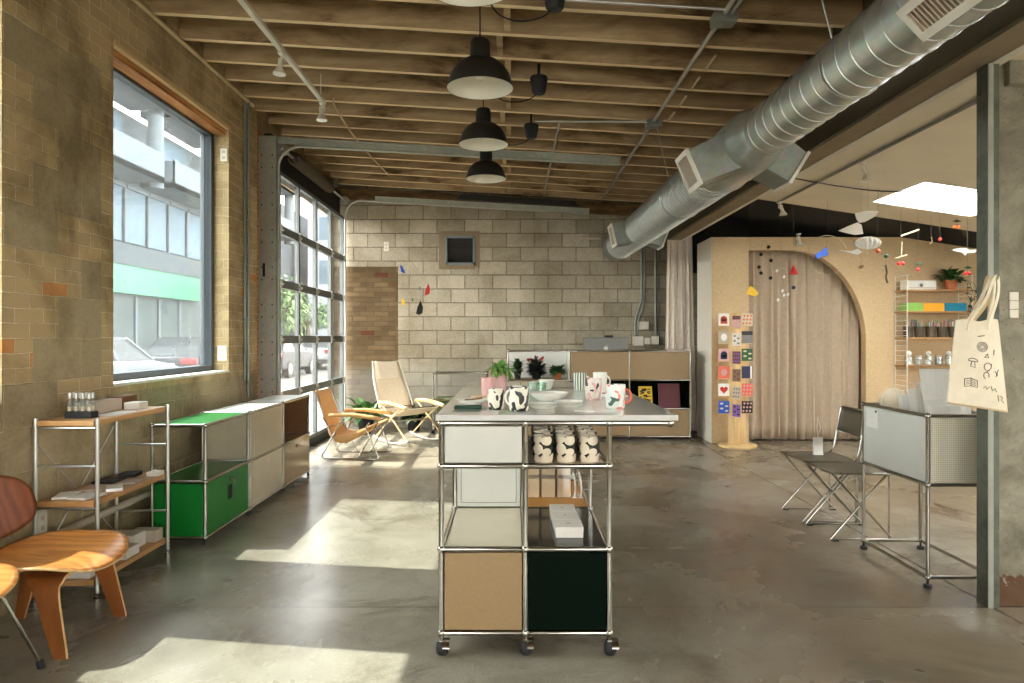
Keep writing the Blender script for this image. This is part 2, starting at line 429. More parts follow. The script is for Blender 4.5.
    M['tail_red'] = plain('red_tail_lamp', rgb(120, 22, 20), 0.25)
    M['bark'] = plain('tree_bark', rgb(96, 82, 66), 0.9, 0, 0.15, 10)
    M['mesh_metal'] = None
    t = NT('opal_acrylic')
    tl = t.n('BsdfTranslucent', i={'Color': (0.78, 0.80, 0.83, 1)})
    t.link(tl.outputs[0], t.out.inputs['Surface'])
    M['opal'] = t.m
    M['steel_edge'] = plain('worn_bright_steel_edge', rgb(150, 153, 140), 0.5, 0.2, 0.1)
    t = NT('wire_mesh_steel')
    v = t.coord(scale=(1 / 0.012,) * 3)
    x, y, z = t.sep(v)
    fx = t.math('ABSOLUTE', t.math('SUBTRACT', t.math('FRACT', y), 0.5))
    fz = t.math('ABSOLUTE', t.math('SUBTRACT', t.math('FRACT', t.math('ADD', x, z)), 0.5))
    k = t.math('MULTIPLY', t.math('LESS_THAN', fx, 0.24), t.math('LESS_THAN', fz, 0.24))
    pr = t.n('BsdfPrincipled', i={'Base Color': rgb(120, 116, 104), 'Metallic': 0.8, 'Roughness': 0.35})
    tr = t.n('BsdfTransparent')
    mx = t.n('MixShader', i={'Fac': k})
    t.link(pr.outputs[0], mx.inputs[1]); t.link(tr.outputs[0], mx.inputs[2])
    t.link(mx.outputs[0], t.out.inputs['Surface'])
    M['mesh_metal'] = t.m


make_materials()


# ------------------------------------------------------------------ geometry
class G:
    """Collects primitives in world coordinates and links them as ONE mesh object."""

    def __init__(self):
        self.v, self.f, self.mi, self.k = [], [], [], 0

    def add(self, verts, faces):
        b = len(self.v)
        self.v += [Vector(p) for p in verts]
        self.f += [tuple(b + i for i in fc) for fc in faces]
        self.mi += [self.k] * len(faces)
        return self

    def box(self, a, b):
        x0, y0, z0 = (min(a[i], b[i]) for i in range(3))
        x1, y1, z1 = (max(a[i], b[i]) for i in range(3))
        return self.hexa([(x0, y0, z0), (x1, y0, z0), (x1, y1, z0), (x0, y1, z0), (x0, y0, z1), (x1, y0, z1), (x1, y1, z1), (x0, y1, z1)])

    def hexa(self, p):
        return self.add(p, [(0, 3, 2, 1), (4, 5, 6, 7), (0, 1, 5, 4), (1, 2, 6, 5), (2, 3, 7, 6), (3, 0, 4, 7)])

    def cbox(self, c, s, rz=0.0, ry=0.0, rx=0.0):
        R = Matrix.Rotation(rz, 3, 'Z') @ Matrix.Rotation(ry, 3, 'Y') @ Matrix.Rotation(rx, 3, 'X')
        h = [v / 2 for v in s]
        P = [Vector((x, y, z)) for z in (-h[2], h[2]) for (x, y) in ((-h[0], -h[1]), (h[0], -h[1]), (h[0], h[1]), (-h[0], h[1]))]
        return self.hexa([R @ p + Vector(c) for p in P])

    def cyl(self, p0, p1, r, seg=12, r1=None, caps=True):
        p0, p1 = Vector(p0), Vector(p1)
        r1 = r if r1 is None else r1
        d = (p1 - p0).normalized()
        u = d.orthogonal().normalized()
        w = d.cross(u)
        V = []
        for p, rr in ((p0, r), (p1, r1)):
            V += [p + (u * math.cos(2 * PI * i / seg) + w * math.sin(2 * PI * i / seg)) * rr for i in range(seg)]
        F = [(i, (i + 1) % seg, seg + (i + 1) % seg, seg + i) for i in range(seg)]
        if caps:
            F += [tuple(range(seg - 1, -1, -1)), tuple(range(seg, 2 * seg))]
        return self.add(V, F)

    def sphere(self, c, r, seg=10, rings=6, sc=(1, 1, 1)):
        c = Vector(c)
        V = [c + Vector((0, 0, r * sc[2]))]
        for j in range(1, rings):
            a = PI * j / rings
            for i in range(seg):
                t = 2 * PI * i / seg
                V.append(c + Vector((r * sc[0] * math.sin(a) * math.cos(t), r * sc[1] * math.sin(a) * math.sin(t), r * sc[2] * math.cos(a))))
        V.append(c - Vector((0, 0, r * sc[2])))
        F = [(0, 1 + i, 1 + (i + 1) % seg) for i in range(seg)]
        for j in range(rings - 2):
            o = 1 + j * seg
            F += [(o + i, o + seg + i, o + seg + (i + 1) % seg, o + (i + 1) % seg) for i in range(seg)]
        o = 1 + (rings - 2) * seg
        F += [(o + i, len(V) - 1, o + (i + 1) % seg) for i in range(seg)]
        return self.add(V, F)

    def lathe(self, prof, c, seg=24, axis='z', close=False):
        """prof: (radius, height) pairs; closed at radius 0 ends."""
        c = Vector(c)
        n = len(prof)
        V = []
        for r, h in prof:
            for i in range(seg):
                t = 2 * PI * i / seg
                a, b = r * math.cos(t), r * math.sin(t)
                V.append(c + (Vector((a, b, h)) if axis == 'z' else Vector((a, h, b)) if axis == 'y' else Vector((h, a, b))))
        F = []
        for j in range(n - 1 + (1 if close else 0)):
            o, q = j * seg, ((j + 1) % n) * seg
            F += [(o + i, o + (i + 1) % seg, q + (i + 1) % seg, q + i) for i in range(seg)]
        return self.add(V, F)

    def tube(self, pts, r, seg=8, smooth=0, closed=False, caps=True):
        P = [Vector(p) for p in pts]
        if smooth:
            P = catmull(P, smooth, closed)
        n = len(P)
        V = []
        u = None
        for i in range(n):
            a, b = P[(i - 1) % n] if (closed or i > 0) else P[0], P[(i + 1) % n] if (closed or i < n - 1) else P[-1]
            d = (b - a)
            d = d.normalized() if d.length > 1e-9 else Vector((0, 0, 1))
            if u is None:
                u = d.orthogonal().normalized()
            else:
                u = (u - d * u.dot(d))
                u = u.normalized() if u.length > 1e-6 else d.orthogonal().normalized()
            w = d.cross(u)
            rr = r(i / (n - 1)) if callable(r) else r
            V += [P[i] + (u * math.cos(2 * PI * k / seg) + w * math.sin(2 * PI * k / seg)) * rr for k in range(seg)]
        F = []
        for i in range(n if closed else n - 1):
            o, q = i * seg, ((i + 1) % n) * seg
            F += [(o + k, o + (k + 1) % seg, q + (k + 1) % seg, q + k) for k in range(seg)]
        if caps and not closed:
            F += [tuple(range(seg - 1, -1, -1)), tuple((n - 1) * seg + k for k in range(seg))]
        return self.add(V, F)

    def grid(self, fn, nu, nv):
        V = [fn(i / nu, j / nv) for j in range(nv + 1) for i in range(nu + 1)]
        F = [(j * (nu + 1) + i, j * (nu + 1) + i + 1, (j + 1) * (nu + 1) + i + 1, (j + 1) * (nu + 1) + i) for j in range(nv) for i in range(nu)]
        return self.add(V, F)

    def prism(self, poly, a, b, plane='xz'):
        """poly of 2-D points extruded between a and b along the third axis."""
        def P(p, h):
            return {'xz': (p[0], h, p[1]), 'yz': (h, p[0], p[1]), 'xy': (p[0], p[1], h)}[plane]
        n = len(poly)
        V = [P(p, a) for p in poly] + [P(p, b) for p in poly]
        F = [tuple(range(n)), tuple(range(2 * n - 1, n - 1, -1))] + [(i, n + i, n + (i + 1) % n, (i + 1) % n) for i in range(n)]
        return self.add(V, F)

    def build(self, name, mats, parent=None, origin=None, smooth=None, bevel=0.0, solid=0.0, local=False, subsurf=0, rim=False):
        """origin: world point the object sits at. local: verts already relative to the parent."""
        me = bpy.data.meshes.new(name)
        if parent is not None:
            base = Vector((0, 0, 0)) if local else world_loc(parent)
        else:
            base = Vector(origin) if origin is not None else Vector((0, 0, 0))
        me.from_pydata([tuple(p - base) for p in self.v], [], self.f)
        mats = mats if isinstance(mats, (list, tuple)) else [mats]
        for m in mats:
            me.materials.append(m)
        me.polygons.foreach_set('material_index', self.mi)
        bm = bmesh.new(); bm.from_mesh(me)
        bmesh.ops.recalc_face_normals(bm, faces=bm.faces)
        bm.to_mesh(me); bm.free()
        if smooth is not None:
            me.polygons.foreach_set('use_smooth', [True] * len(me.polygons))
            me.set_sharp_from_angle(angle=math.radians(smooth))
        me.update()
        o = bpy.data.objects.new(name, me)
        COL.objects.link(o)
        if parent is not None:
            o.parent = parent
        else:
            o.location = base
        if solid:
            s = o.modifiers.new('thickness', 'SOLIDIFY'); s.thickness = solid; s.offset = 0
            if rim: s.material_offset_rim = 1
        if subsurf:
            s = o.modifiers.new('smooth', 'SUBSURF'); s.levels = subsurf; s.render_levels = subsurf
        if bevel:
            b = o.modifiers.new('edge', 'BEVEL'); b.width = bevel; b.segments = 2; b.limit_method = 'ANGLE'; b.angle_limit = math.radians(50)
        return o


def catmull(P, k, closed=False):
    out = []
    n = len(P)
    rng = range(n) if closed else range(n - 1)
    for i in rng:
        if closed:
            p0, p1, p2, p3 = P[(i - 1) % n], P[i], P[(i + 1) % n], P[(i + 2) % n]
        else:
            p0, p1, p2, p3 = P[max(i - 1, 0)], P[i], P[i + 1], P[min(i + 2, n - 1)]
        for j in range(k):
            t = j / k
            out.append(0.5 * ((2 * p1) + (p2 - p0) * t + (2 * p0 - 5 * p1 + 4 * p2 - p3) * t * t + (3 * p1 - p0 - 3 * p2 + p3) * t ** 3))
    if not closed:
        out.append(P[-1])
    return out


def world_loc(o):
    v = Vector((0, 0, 0))
    while o is not None:
        v = v + o.location
        o = o.parent
    return v


def tag(o, label=None, cat=None, group=None, kind=None):
    if label: o['label'] = label
    if cat: o['category'] = cat
    if group: o['group'] = group
    if kind: o['kind'] = kind
    return o


def thing(name, label, cat, loc=(0, 0, 0), group=None, kind=None):
    o = bpy.data.objects.new(name, None)
    o.empty_display_size = 0.1
    COL.objects.link(o)
    o.location = loc
    return tag(o, label, cat, group, kind)


CHILD = {}


def kids(o):
    return [c for c in COL.objects if c.parent is o]


def copy_tree(o, loc=None, rz=None, label=None, parent=None):
    c = o.copy()
    COL.objects.link(c)
    if parent is not None:
        c.parent = parent
    if loc is not None:
        c.location = loc
    if rz is not None:
        c.rotation_euler = (0, 0, rz)
    if label:
        c['label'] = label
    for ch in kids(o):
        copy_tree(ch, parent=c)
    return c


def frame_cells(g, xs, ys, zs, cells, r=0.0115, ball=0.018, skip=()):
    """Chrome tube frame round the given (i,j,k) cells of a grid."""
    E, N = set(), set()
    for (i, j, k) in cells:
        c = [(i + a, j + b, k + d) for a in (0, 1) for b in (0, 1) for d in (0, 1)]
        for p in c:
            N.add(p)
            for q in c:
                if sum(abs(p[n] - q[n]) for n in range(3)) == 1 and p < q:
                    E.add((p, q))
    P = lambda n: Vector((xs[n[0]], ys[n[1]], zs[n[2]]))
    for a, b in sorted(E):
        if (a, b) not in skip:
            g.cyl(P(a), P(b), r, 10)
    for n in sorted(N):
        g.sphere(P(n), ball, 10, 6)


def leaf(g, base, d, up, L, W, droop=0.3, seg=3):
    """One leaf: a folded, drooping blade."""
    d = Vector(d).normalized()
    side = d.cross(Vector(up))
    side = side.normalized() if side.length > 1e-4 else d.orthogonal().normalized()
    nrm = side.cross(d)
    V, F = [], []
    for i in range(seg + 1):
        t = i / seg
        w = W * math.sin(PI * (0.08 + 0.9 * t)) * 0.5
        c = Vector(base) + d * (L * t) - nrm * (droop * L * t * t) * (1 if nrm.z > 0 else -1)
        V += [c - side * w + nrm * w * 0.35, c, c + side * w + nrm * w * 0.35]
    for i in range(seg):
        o = i * 3
        F += [(o, o + 1, o + 4, o + 3), (o + 1, o + 2, o + 5, o + 4)]
    g.add(V, F)


def foliage(g, c, R, n, L, W, rnd, hemi=True, zs=1.0, droop=0.4):
    for _ in range(n):
        a = rnd.uniform(0, 2 * PI)
        e = rnd.uniform(0.05 if hemi else -1, 1)
        rr = rnd.uniform(0.15, 0.95)
        d = Vector((math.cos(a) * math.sqrt(1 - e * e * 0.8), math.sin(a) * math.sqrt(1 - e * e * 0.8), e * zs))
        p = Vector(c) + d * R * rr
        leaf(g, p, d + Vector((rnd.uniform(-.5, .5), rnd.uniform(-.5, .5), rnd.uniform(-.3, .4))), (0, 0, 1), L * rnd.uniform(.6, 1.1), W * rnd.uniform(.7, 1.1), droop)


# ------------------------------------------------------------------ the setting
XW = -2.46          # inner face of the left wall
YB = 10.45          # face of the back wall


def zc(x):
    """Underside of the joists: the roof falls gently to the right."""
    return 3.56 - 0.06 * (x + 2.45)


def zr(x):
    """Ceiling of the room on the right."""
    return 3.0 - 0.15 * (x - 2.4)


def structure(name, g, mats, label, cat, **kw):
    return tag(g.build(name, mats, **kw), label, cat, None, 'structure')


def build_setting():
    g = G().box((-2.9, -3, -0.15), (9.2, 10.75, 0))
    structure('floor', g, M['floor'], 'worn polished concrete floor with saw-cut joints and brown stains', 'floor')

    # left wall: brick pier, window openings, recess for the garage door
    g = G()
    T = -2.69
    for (y0, y1) in ((-3, 1.4), (3.375, 4.32), (6.08, 6.75)):
        g.box((T, y0, -0.1), (XW, y1, 3.95))
    for (y0, y1, s) in ((1.4, 3.375, 1.03), (4.32, 6.08, 1.05)):
        g.box((T, y0, -0.1), (XW, y1, s)); g.box((T, y0, 3.16), (XW, y1, 3.95))
    g.box((-2.71, 6.75, -0.1), (-2.66, 7.40, 3.95))
    g.box((-2.71, 7.40, 3.14), (-2.66, 10.33, 3.95))
    g.box((-2.71, 10.33, -0.1), (-2.66, 10.75, 3.95))
    structure('wall_left', g, M['wall_left'], 'old yellow brick wall patched with concrete blocks around the big window', 'wall')

    # back wall with a hole for the dark vent window
    g = G()
    vx0, vx1, vz0, vz1 = -1.0, -0.55, 2.425, 2.86
    g.box((-2.66, YB, -0.1), (vx0, YB + 0.3, 3.95)); g.box((vx1, YB, -0.1), (9.2, YB + 0.3, 3.95))
    g.box((vx0, YB, -0.1), (vx1, YB + 0.3, vz0)); g.box((vx0, YB, vz1), (vx1, YB + 0.3, 3.95))
    structure('wall_back', g, M['wall_back'], 'grey concrete block back wall with a strip of yellow brick at its left end', 'wall')
    w = thing('window_2', 'small square dark window in a blue grey frame high on the block wall', 'window', (-0.775, YB, vz0), kind='structure')
    g = G()
    for a, b in (((vx0, vz0), (vx0 + .035, vz1)), ((vx1 - .035, vz0), (vx1, vz1)), ((vx0, vz0), (vx1, vz0 + .035)), ((vx0, vz1 - .035), (vx1, vz1))):
        g.box((a[0], YB - .02, a[1]), (b[0], YB + .09, b[1]))
    g.build('window_frame', M['frame_vent'], w)
    g = G().box((vx0 + .03, YB + .05, vz0 + .03), (vx1 - .03, YB + .07, vz1 - .03))
    for k in range(11):
        z = vz0 + .05 + k * .033
        g.cbox((-0.775, YB + .045, z), (.40, .004, .03), rx=0.6)
    g.build('window_pane', M['black'], w)
    g = G()
    for x0, x1, z0, z1 in ((-1.09, -1.0, 2.36, 2.93), (-.55, -.48, 2.40, 2.93), (-1.0, -.55, 2.36, 2.425), (-1.0, -.55, 2.86, 2.93)):
        g.box((x0, YB - .006, z0), (x1, YB + .02, z1))
    structure('trim_1', g, M['soffit'], 'pale mortar surround of the small dark window', 'trim')

    # ceiling deck, joists and blocking
    c = thing('ceiling', 'open timber ceiling of stained joists under roof boards', 'ceiling', (0, 0, 3.5), kind='structure')
    g = G()
    x0, x1 = -2.9, 2.30
    g.hexa([(x0, -3, zc(x0) + .27), (x1, -3, zc(x1) + .27), (x1, 10.75, zc(x1) + .27), (x0, 10.75, zc(x0) + .27),
            (x0, -3, zc(x0) + .33), (x1, -3, zc(x1) + .33), (x1, 10.75, zc(x1) + .33), (x0, 10.75, zc(x0) + .33)])
    g.build('roof_deck', M['deck'], c)
    rnd = random.Random(3)
    ys = [4.76 + 0.41 * k for k in range(-6, 14)]
    j0 = None
    for y in ys:
        xa, xb = XW - .05, 2.20
        if j0 is None:
            g = G().hexa([(xa, y, zc(xa)), (xb, y, zc(xb)), (xb, y + .045, zc(xb)), (xa, y + .045, zc(xa)),
                          (xa, y, zc(xa) + .27), (xb, y, zc(xb) + .27), (xb, y + .045, zc(xb) + .27), (xa, y + .045, zc(xa) + .27)])
            g.mi = [1 if k % 6 == 0 else 0 for k in range(len(g.f))]; g.build('joist', [M['joist'], M['joist_edge']], c)
        else:
            g = G().hexa([(xa, y, zc(xa)), (xb, y, zc(xb)), (xb, y + .045, zc(xb)), (xa, y + .045, zc(xa)),
                          (xa, y, zc(xa) + .27), (xb, y, zc(xb) + .27), (xb, y + .045, zc(xb) + .27), (xa, y + .045, zc(xa) + .27)])
            g.mi = [1 if k % 6 == 0 else 0 for k in range(len(g.f))]; g.build('joist', [M['joist'], M['joist_edge']], c)
    b0 = None
    for n, y in enumerate(ys[:-1]):
        x = -0.06 + (0.028 if n % 2 else -0.028)
        g = G().box((x - .022, y + .046, zc(x) + .015), (x + .022, y + .409, zc(x) + .24))
        g.build('blocking', M['joist'], c)

    # beam on the column line, its soffit edge, column
    g = G().box((2.18, -3, 2.72), (2.20, YB, 3.62)).box((2.40, -3, 2.72), (2.42, YB, 3.3)).box((2.2, -3, 2.735), (2.40, YB, 2.76))
    structure('beam', g, M['beam'], 'long painted steel beam running front to back beside the round duct', 'beam')
    g = G().box((2.205, -3, 2.715), (2.395, YB, 2.735))
    structure('trim_2', g, M['soffit'], 'rough board soffit closing the underside of the long beam', 'trim')
    g = G().box((2.385, -3, 2.71), (2.425, YB, 2.75))
    structure('trim_3', g, M['white_paint'], 'white edge strip along the right side of the long beam', 'trim')
    col = thing('column', 'concrete column with a weathered green steel corner standing at the right edge', 'column', (2.6, 3.6, 0), kind='structure')
    g = G().box((2.425, 3.50, 0), (2.95, 3.60, 2.71))
    g.box((2.46, 3.46, 2.60), (3.6, 3.64, 2.72))
    g.build('column_shaft', M['concrete'], col, bevel=.006)
    g = G().box((2.365, 3.487, 0.0), (2.375, 3.566, 2.71)).box((2.375, 3.556, 0.0), (2.43, 3.566, 2.71)).box((2.365, 3.480, 0.0), (2.373, 3.4875, 2.71))
    g.cyl((2.366, 3.53, 2.58), (2.352, 3.53, 2.58), .012, 8)
    g.build('corner_angle', M['steel_green'], col, bevel=.003)
    G().box((2.373, 3.480, 0.0), (2.425, 3.50, 2.71)).build('angle_flange', M['steel_green'], col, bevel=.003)
    G().box((2.366, 3.476, 0.0), (2.392, 3.4805, 2.71)).build('flange_edge', M['steel_edge'], col)

    # right-hand room ceiling with a roof light
    g = G()
    sx0, sx1, sy0, sy1 = 3.83, 4.87, 6.49, 7.44

    def slab(x0, x1, y0, y1, t=.12):
        g.hexa([(x0, y0, zr(x0)), (x1, y0, zr(x1)), (x1, y1, zr(x1)), (x0, y1, zr(x0)),
                (x0, y0, zr(x0) + t), (x1, y0, zr(x1) + t), (x1, y1, zr(x1) + t), (x0, y1, zr(x0) + t)])
    slab(2.42, sx0, -3, 8.05); slab(sx1, 5.6, 4.0, 8.05); slab(sx0, sx1, 4.0, sy0); slab(sx0, sx1, sy1, 8.05); slab(sx0, 5.2, -3, 4.0)
    slab(5.6, 9.2, 4.0, 8.05); slab(7.2, 9.2, -3, 4.0); slab(5.2, 7.2, -3, 1.6)
    structure('ceiling_right', g, M['ceiling_right'], 'cream plaster ceiling of the right room sloping down to the right', 'ceiling')
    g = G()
    slab(2.42, 9.2, 8.05, YB)  # black colour stands in for shade on the rear ceiling and wall top
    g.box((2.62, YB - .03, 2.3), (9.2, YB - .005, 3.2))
    structure('ceiling_back', g, M['shade_ceiling'], 'ceiling and wall top behind the plywood partition, coloured black for shade', 'ceiling')
    sk = thing('window_3', 'bright square roof light in the cream ceiling', 'window', (4.35, 6.96, zr(4.35)), kind='structure')
    g = G()
    for (a0, a1, b0_, b1_) in ((sx0 - .02, sx0, sy0, sy1), (sx1, sx1 + .02, sy0, sy1), (sx0 - .02, sx1 + .02, sy0 - .02, sy0), (sx0 - .02, sx1 + .02, sy1, sy1 + .02)):
        g.hexa([(a0, b0_, zr(a0) + .01), (a1, b0_, zr(a1) + .01), (a1, b1_, zr(a1) + .01), (a0, b1_, zr(a0) + .01),
                (a0, b0_, zr(a0) + .16), (a1, b0_, zr(a1) + .16), (a1, b1_, zr(a1) + .16), (a0, b1_, zr(a0) + .16)])
    g.build('window_frame', M['white_paint'], sk)
    g = G().add([(sx0, sy0, zr(sx0) + .012), (sx1, sy0, zr(sx1) + .012), (sx1, sy1, zr(sx1) + .012), (sx0, sy1, zr(sx0) + .012)], [(0, 1, 2, 3)])
    g.build('window_pane', M['opal'], sk)
    g = G().add([(5.2, 1.6, zr(5.2) + .03), (7.2, 1.6, zr(7.2) + .03), (7.2, 4.0, zr(7.2) + .03), (5.2, 4.0, zr(5.2) + .03)], [(0, 1, 2, 3)])  # unseen roof light, added to brighten the right room
    structure('fill_roof_light', g, M['opal'], 'added unseen opal roof light that brightens the right room', 'window')
    g = G().box((9.0, -3, 0), (9.2, YB, 3.2))
    structure('wall_right', g, M['white_paint'], 'far right wall of the neighbouring room', 'wall')

    # plywood partition with the arched opening
    y0, y1, top = 8.90, 9.02, 2.62
    ax0, ax1 = 3.01, 4.50
    zt = 2.455

    def arch():
        pts = [(ax0, 0), (ax0, zt), (3.55, zt)]
        cx, cz, rx, rz_ = 3.55, 1.30, ax1 - 3.55, zt - 1.30
        for i in range(1, 25):
            t = PI / 2 * (1 - i / 24)
            pts.append((cx + rx * math.cos(t), cz + rz_ * math.sin(t)))
        pts.append((ax1, 0))
        return pts
    A = arch()
    g = G()
    g.box((2.54, y0, 0), (ax0, y1, top)); g.box((ax1, y0, 0), (7.6, y1, top))
    for p, q in zip(A[1:-1], A[2:]):
        if q[0] - p[0] > 1e-5:
            g.hexa([(p[0], y0, p[1]), (q[0], y0, q[1]), (q[0], y1, q[1]), (p[0], y1, p[1]),
                    (p[0], y0, top), (q[0], y0, top), (q[0], y1, top), (p[0], y1, top)])
    structure('wall_partition', g, M['osb'], 'tan board partition with an arched curtained opening', 'wall')
    g = G()
    g.box((2.535, 8.905, 0), (2.54, 9.58, top)).box((2.54, 9.02, 0), (2.60, 9.58, top))
    structure('wall_partition_side', g, M['white_paint'], 'white painted end of the tan board partition', 'wall')

    # added wall behind the camera; piers and openings meter the frontal light
    g = G()
    g.box((-2.76, -3.2, 0), (9.2, -3.0, 1.0)); g.box((-2.76, -3.2, 2.15), (9.2, -3.0, 3.95))
    for x0, x1 in ((-2.76, -1.5), (-.4, .7), (2.2, 3.6), (5.4, 9.2)):
        g.box((x0, -3.2, 1.0), (x1, -3.0, 2.15))
    structure('wall_front_light_block', g, M['white_paint'], 'added white front wall behind the viewer, its openings sized for the light', 'wall')

    # main window
    w = thing('window_1', 'large slate framed window looking onto the street', 'window', (-2.60, 5.2, 1.05), kind='structure')

    def win(w, ya, yb, za, zb):
        g = G()
        f = .06
        for (a, b) in (((ya, za), (ya + f, zb)), ((yb - f, za), (yb, zb)), ((ya + f, za), (yb - f, za + f)), ((ya + f, zb - f - .02), (yb - f, zb))):
            g.box((-2.68, a[0], a[1]), (-2.585, b[0], b[1]))
        if yb > 5: g.box((-2.66, yb - .115, za + f), (-2.62, yb - .105, zb - f))
        g.build('window_frame', M['frame_dark'], w, bevel=.004)
        G().box((-2.642, ya + f, za + f), (-2.636, yb - f, zb - f - .02)).build('window_pane', M['glass'], w)
    win(w, 4.32, 6.08, 1.05, 3.16)
    G().box((-2.60, 4.322, 1.045), (-2.452, 6.078, 1.062)).build('window_sill', M['white_paint'], w, bevel=.003)
    g = G()
    g.box((-2.62, 4.32, 3.105), (-2.49, 6.08, 3.158))
    g.build('lintel_board', M['lintel'], w)
    g = G().box((-2.485, 4.30, 3.15), (-2.45, 6.10, 3.185))
    g.build('lintel_trim', M['trim_wood'], w)
    w = thing('window_4', 'second window in the left wall, nearer than the picture edge', 'window', (-2.60, 2.4, 1.03), kind='structure')
    win(w, 1.4, 3.375, 1.03, 3.16)

    # sectional glazed garage door
    XD = -2.50
    d = thing('door_1', 'glazed aluminium sectional garage door in the left wall', 'door', (XD, 8.85, 0), kind='structure')
    ya, yb = 7.42, 10.31
    zs = [0.10, 0.72, 1.32, 1.92, 2.50, 3.12]
    ny = 4
    for k in range(5):
        z0, z1 = zs[k], zs[k + 1]
        sec = G()
        sec.box((XD - .02, ya, z0), (XD + .03, yb, z0 + .045)).box((XD - .02, ya, z1 - .04), (XD + .03, yb, z1))
        for n in range(ny + 1):
            y = ya + (yb - ya) * n / ny
            y = min(max(y, ya + .03), yb - .03)
            sec.box((XD - .02, y - .028, z0 + .045), (XD + .03, y + .028, z1 - .04))
        s = sec.build('door_section', M['door_alu'], d)
        p = G()
        for n in range(ny):
            p.box((XD, ya + (yb - ya) * n / ny + .03, z0 + .045), (XD + .006, ya + (yb - ya) * (n + 1) / ny - .03, z1 - .04))
        p.build('pane', M['glass_door'], s)
        if k < 4:
            h = G()
            for n in range(ny + 1):
                y = min(max(ya + (yb - ya) * n / ny, ya + .06), yb - .06)
                h.box((XD + .03, y - .03, z1 - .05), (XD + .042, y + .03, z1 + .05)); h.cyl((XD + .045, y - .04, z1), (XD + .045, y + .04, z1), .012, 8)
            h.build('hinge', M['alu'], d)
    G().box((XD - .02, ya, 0.0), (XD + .03, yb, .10)).build('bottom_seal', M['rubber'], d)
    g = G().box((XD - .12, ya - .02, 3.10), (XD - .04, yb + .02, 3.5)); g.build('door_header_shade', M['matte_black'], d)  # black box stands in for the shade above the door
    # near post with track, horizontal tracks, spring
    g = G().box((-2.655, 7.30, 0), (-2.452, 7.312, 3.45)).box((-2.462, 7.30, 0), (-2.452, 7.40, 3.45))
    g.build('door_post', M['track_steel'], d, bevel=.002)
    g = G()
    for k in range(24):
        for xx in (-2.61, -2.50):
            if k % 3:
                g.box((xx - .006, 7.296, .25 + k * .13), (xx + .006, 7.301, .265 + k * .13))
    g.box((-2.60, 7.296, 1.98), (-2.575, 7.301, 2.12))
    g.build('post_slots', M['matte_black'], d)

    def rail(y, xs_, name):
        g = G()
        P = []
        for i in range(13):
            a = PI / 2 * i / 12
            P.append(Vector((-2.45 + .24 * (1 - math.cos(a)), y + .03, 3.12 + .23 * math.sin(a))))
        P = [Vector((-2.45, y + .03, .03))] + P + [Vector((xs_, y + .03, 3.352 - .058 * (xs_ + 2.21)))]
        g.tube(P, .016, 8)
        g.build('door_track', M['track_steel'] if name == 'near' else M['alu'], d, smooth=40)
        g = G()
        x0 = -2.45 if name == 'near' else -2.0
        for za, zb, t0, t1 in ((0, .06, -.004, .0), (.054, .06, -.05, 0)):
            g.hexa([(x0, y + t0, zt_(x0) + za), (xs_, y + t0, zt_(xs_) + za), (xs_, y + t1, zt_(xs_) + za), (x0, y + t1, zt_(x0) + za),
                    (x0, y + t0, zt_(x0) + zb), (xs_, y + t0, zt_(xs_) + zb), (xs_, y + t1, zt_(xs_) + zb), (x0, y + t1, zt_(x0) + zb)])
        g.build('track_angle', M['track_steel'], d)

    def zt_(x):
        return 3.40 - .058 * (x + 2.45) - .03
    rail(7.31, 1.13, 'near')
    rail(10.24, 1.13, 'far')
    g = G()
    P = []
    for i in range(26 * 8 + 1):
        a = 2 * PI * i / 8
        P.append(Vector((-2.42 + .062 * math.cos(a), 7.75 + 1.55 * i / 208, 3.33 + .062 * math.sin(a))))
    g.tube(P, .014, 5)
    g.cyl((-2.42, 7.74, 3.33), (-2.42, 9.3, 3.33), .03, 12)
    g.build('torsion_spring', M['spring'], d, smooth=50)
    g = G().cyl((-2.42, 7.32, 3.33), (-2.42, 10.25, 3.33), .014, 8)
    g.cyl((-2.42, 10.1, 3.33), (-2.42, 10.2, 3.33), .055, 16).cyl((-2.42, 7.36, 3.33), (-2.42, 7.44, 3.33), .055, 16)
    g.build('spring_shaft', M['alu'], d, smooth=40)
    g = G().box((-2.675, 6.80, 0), (-2.645, 7.299, 3.5))
    g.build('jamb_board', M['lintel'], d)

    # curtain in the arch, curtain at the end of the partition
    def curtain(name, x0, x1, y, z0, z1, n, amp, label, m, seed, xs_top=1.0):
        rnd = random.Random(seed)
        ph = [rnd.uniform(-.6, .6) for _ in range(40)]

        def fn(u, v):
            q = u * n
            k = int(q)
            a = ph[k] * (1 - (q - k)) + ph[k + 1] * (q - k)
            s = math.sin(2 * PI * q + a * 2.2 + .5 * math.sin(2 * PI * q)) + .25 * math.sin(2 * PI * q * .5 + 2 * a)
            z = z0 + (z1 - z0) * v
            am = amp * (0.65 + 0.35 * (1 - v)) * (1 + .4 * a)
            xm = (x0 + x1) / 2
            x = x0 + (x1 - x0) * u + .012 * math.sin(2 * PI * q * .5 + 3 * v)
            x = xm + (x - xm) * (1 + (xs_top - 1) * v)
            return Vector((x, y + am * s, z))
        g = G().grid(fn, n * 14, 14)
        return tag(g.build(name, m, smooth=180, solid=.005, origin=((x0 + x1) / 2, y, z0)), label, 'curtain')
    curtain('hanging_curtain', 2.92, 4.62, 9.13, .015, 2.56, 15, .026, 'beige linen curtain closing the arched opening', M['linen'], 4)
    curtain('hanging_curtain', 2.12, 2.60, 9.85, .03, 2.85, 7, .03, 'narrow grey beige curtain hanging beside the block wall and partition end', M['linen_grey'], 9, .72)
    g = G().cyl((2.0, 9.85, 2.88), (2.62, 9.85, 2.88), .012, 8)
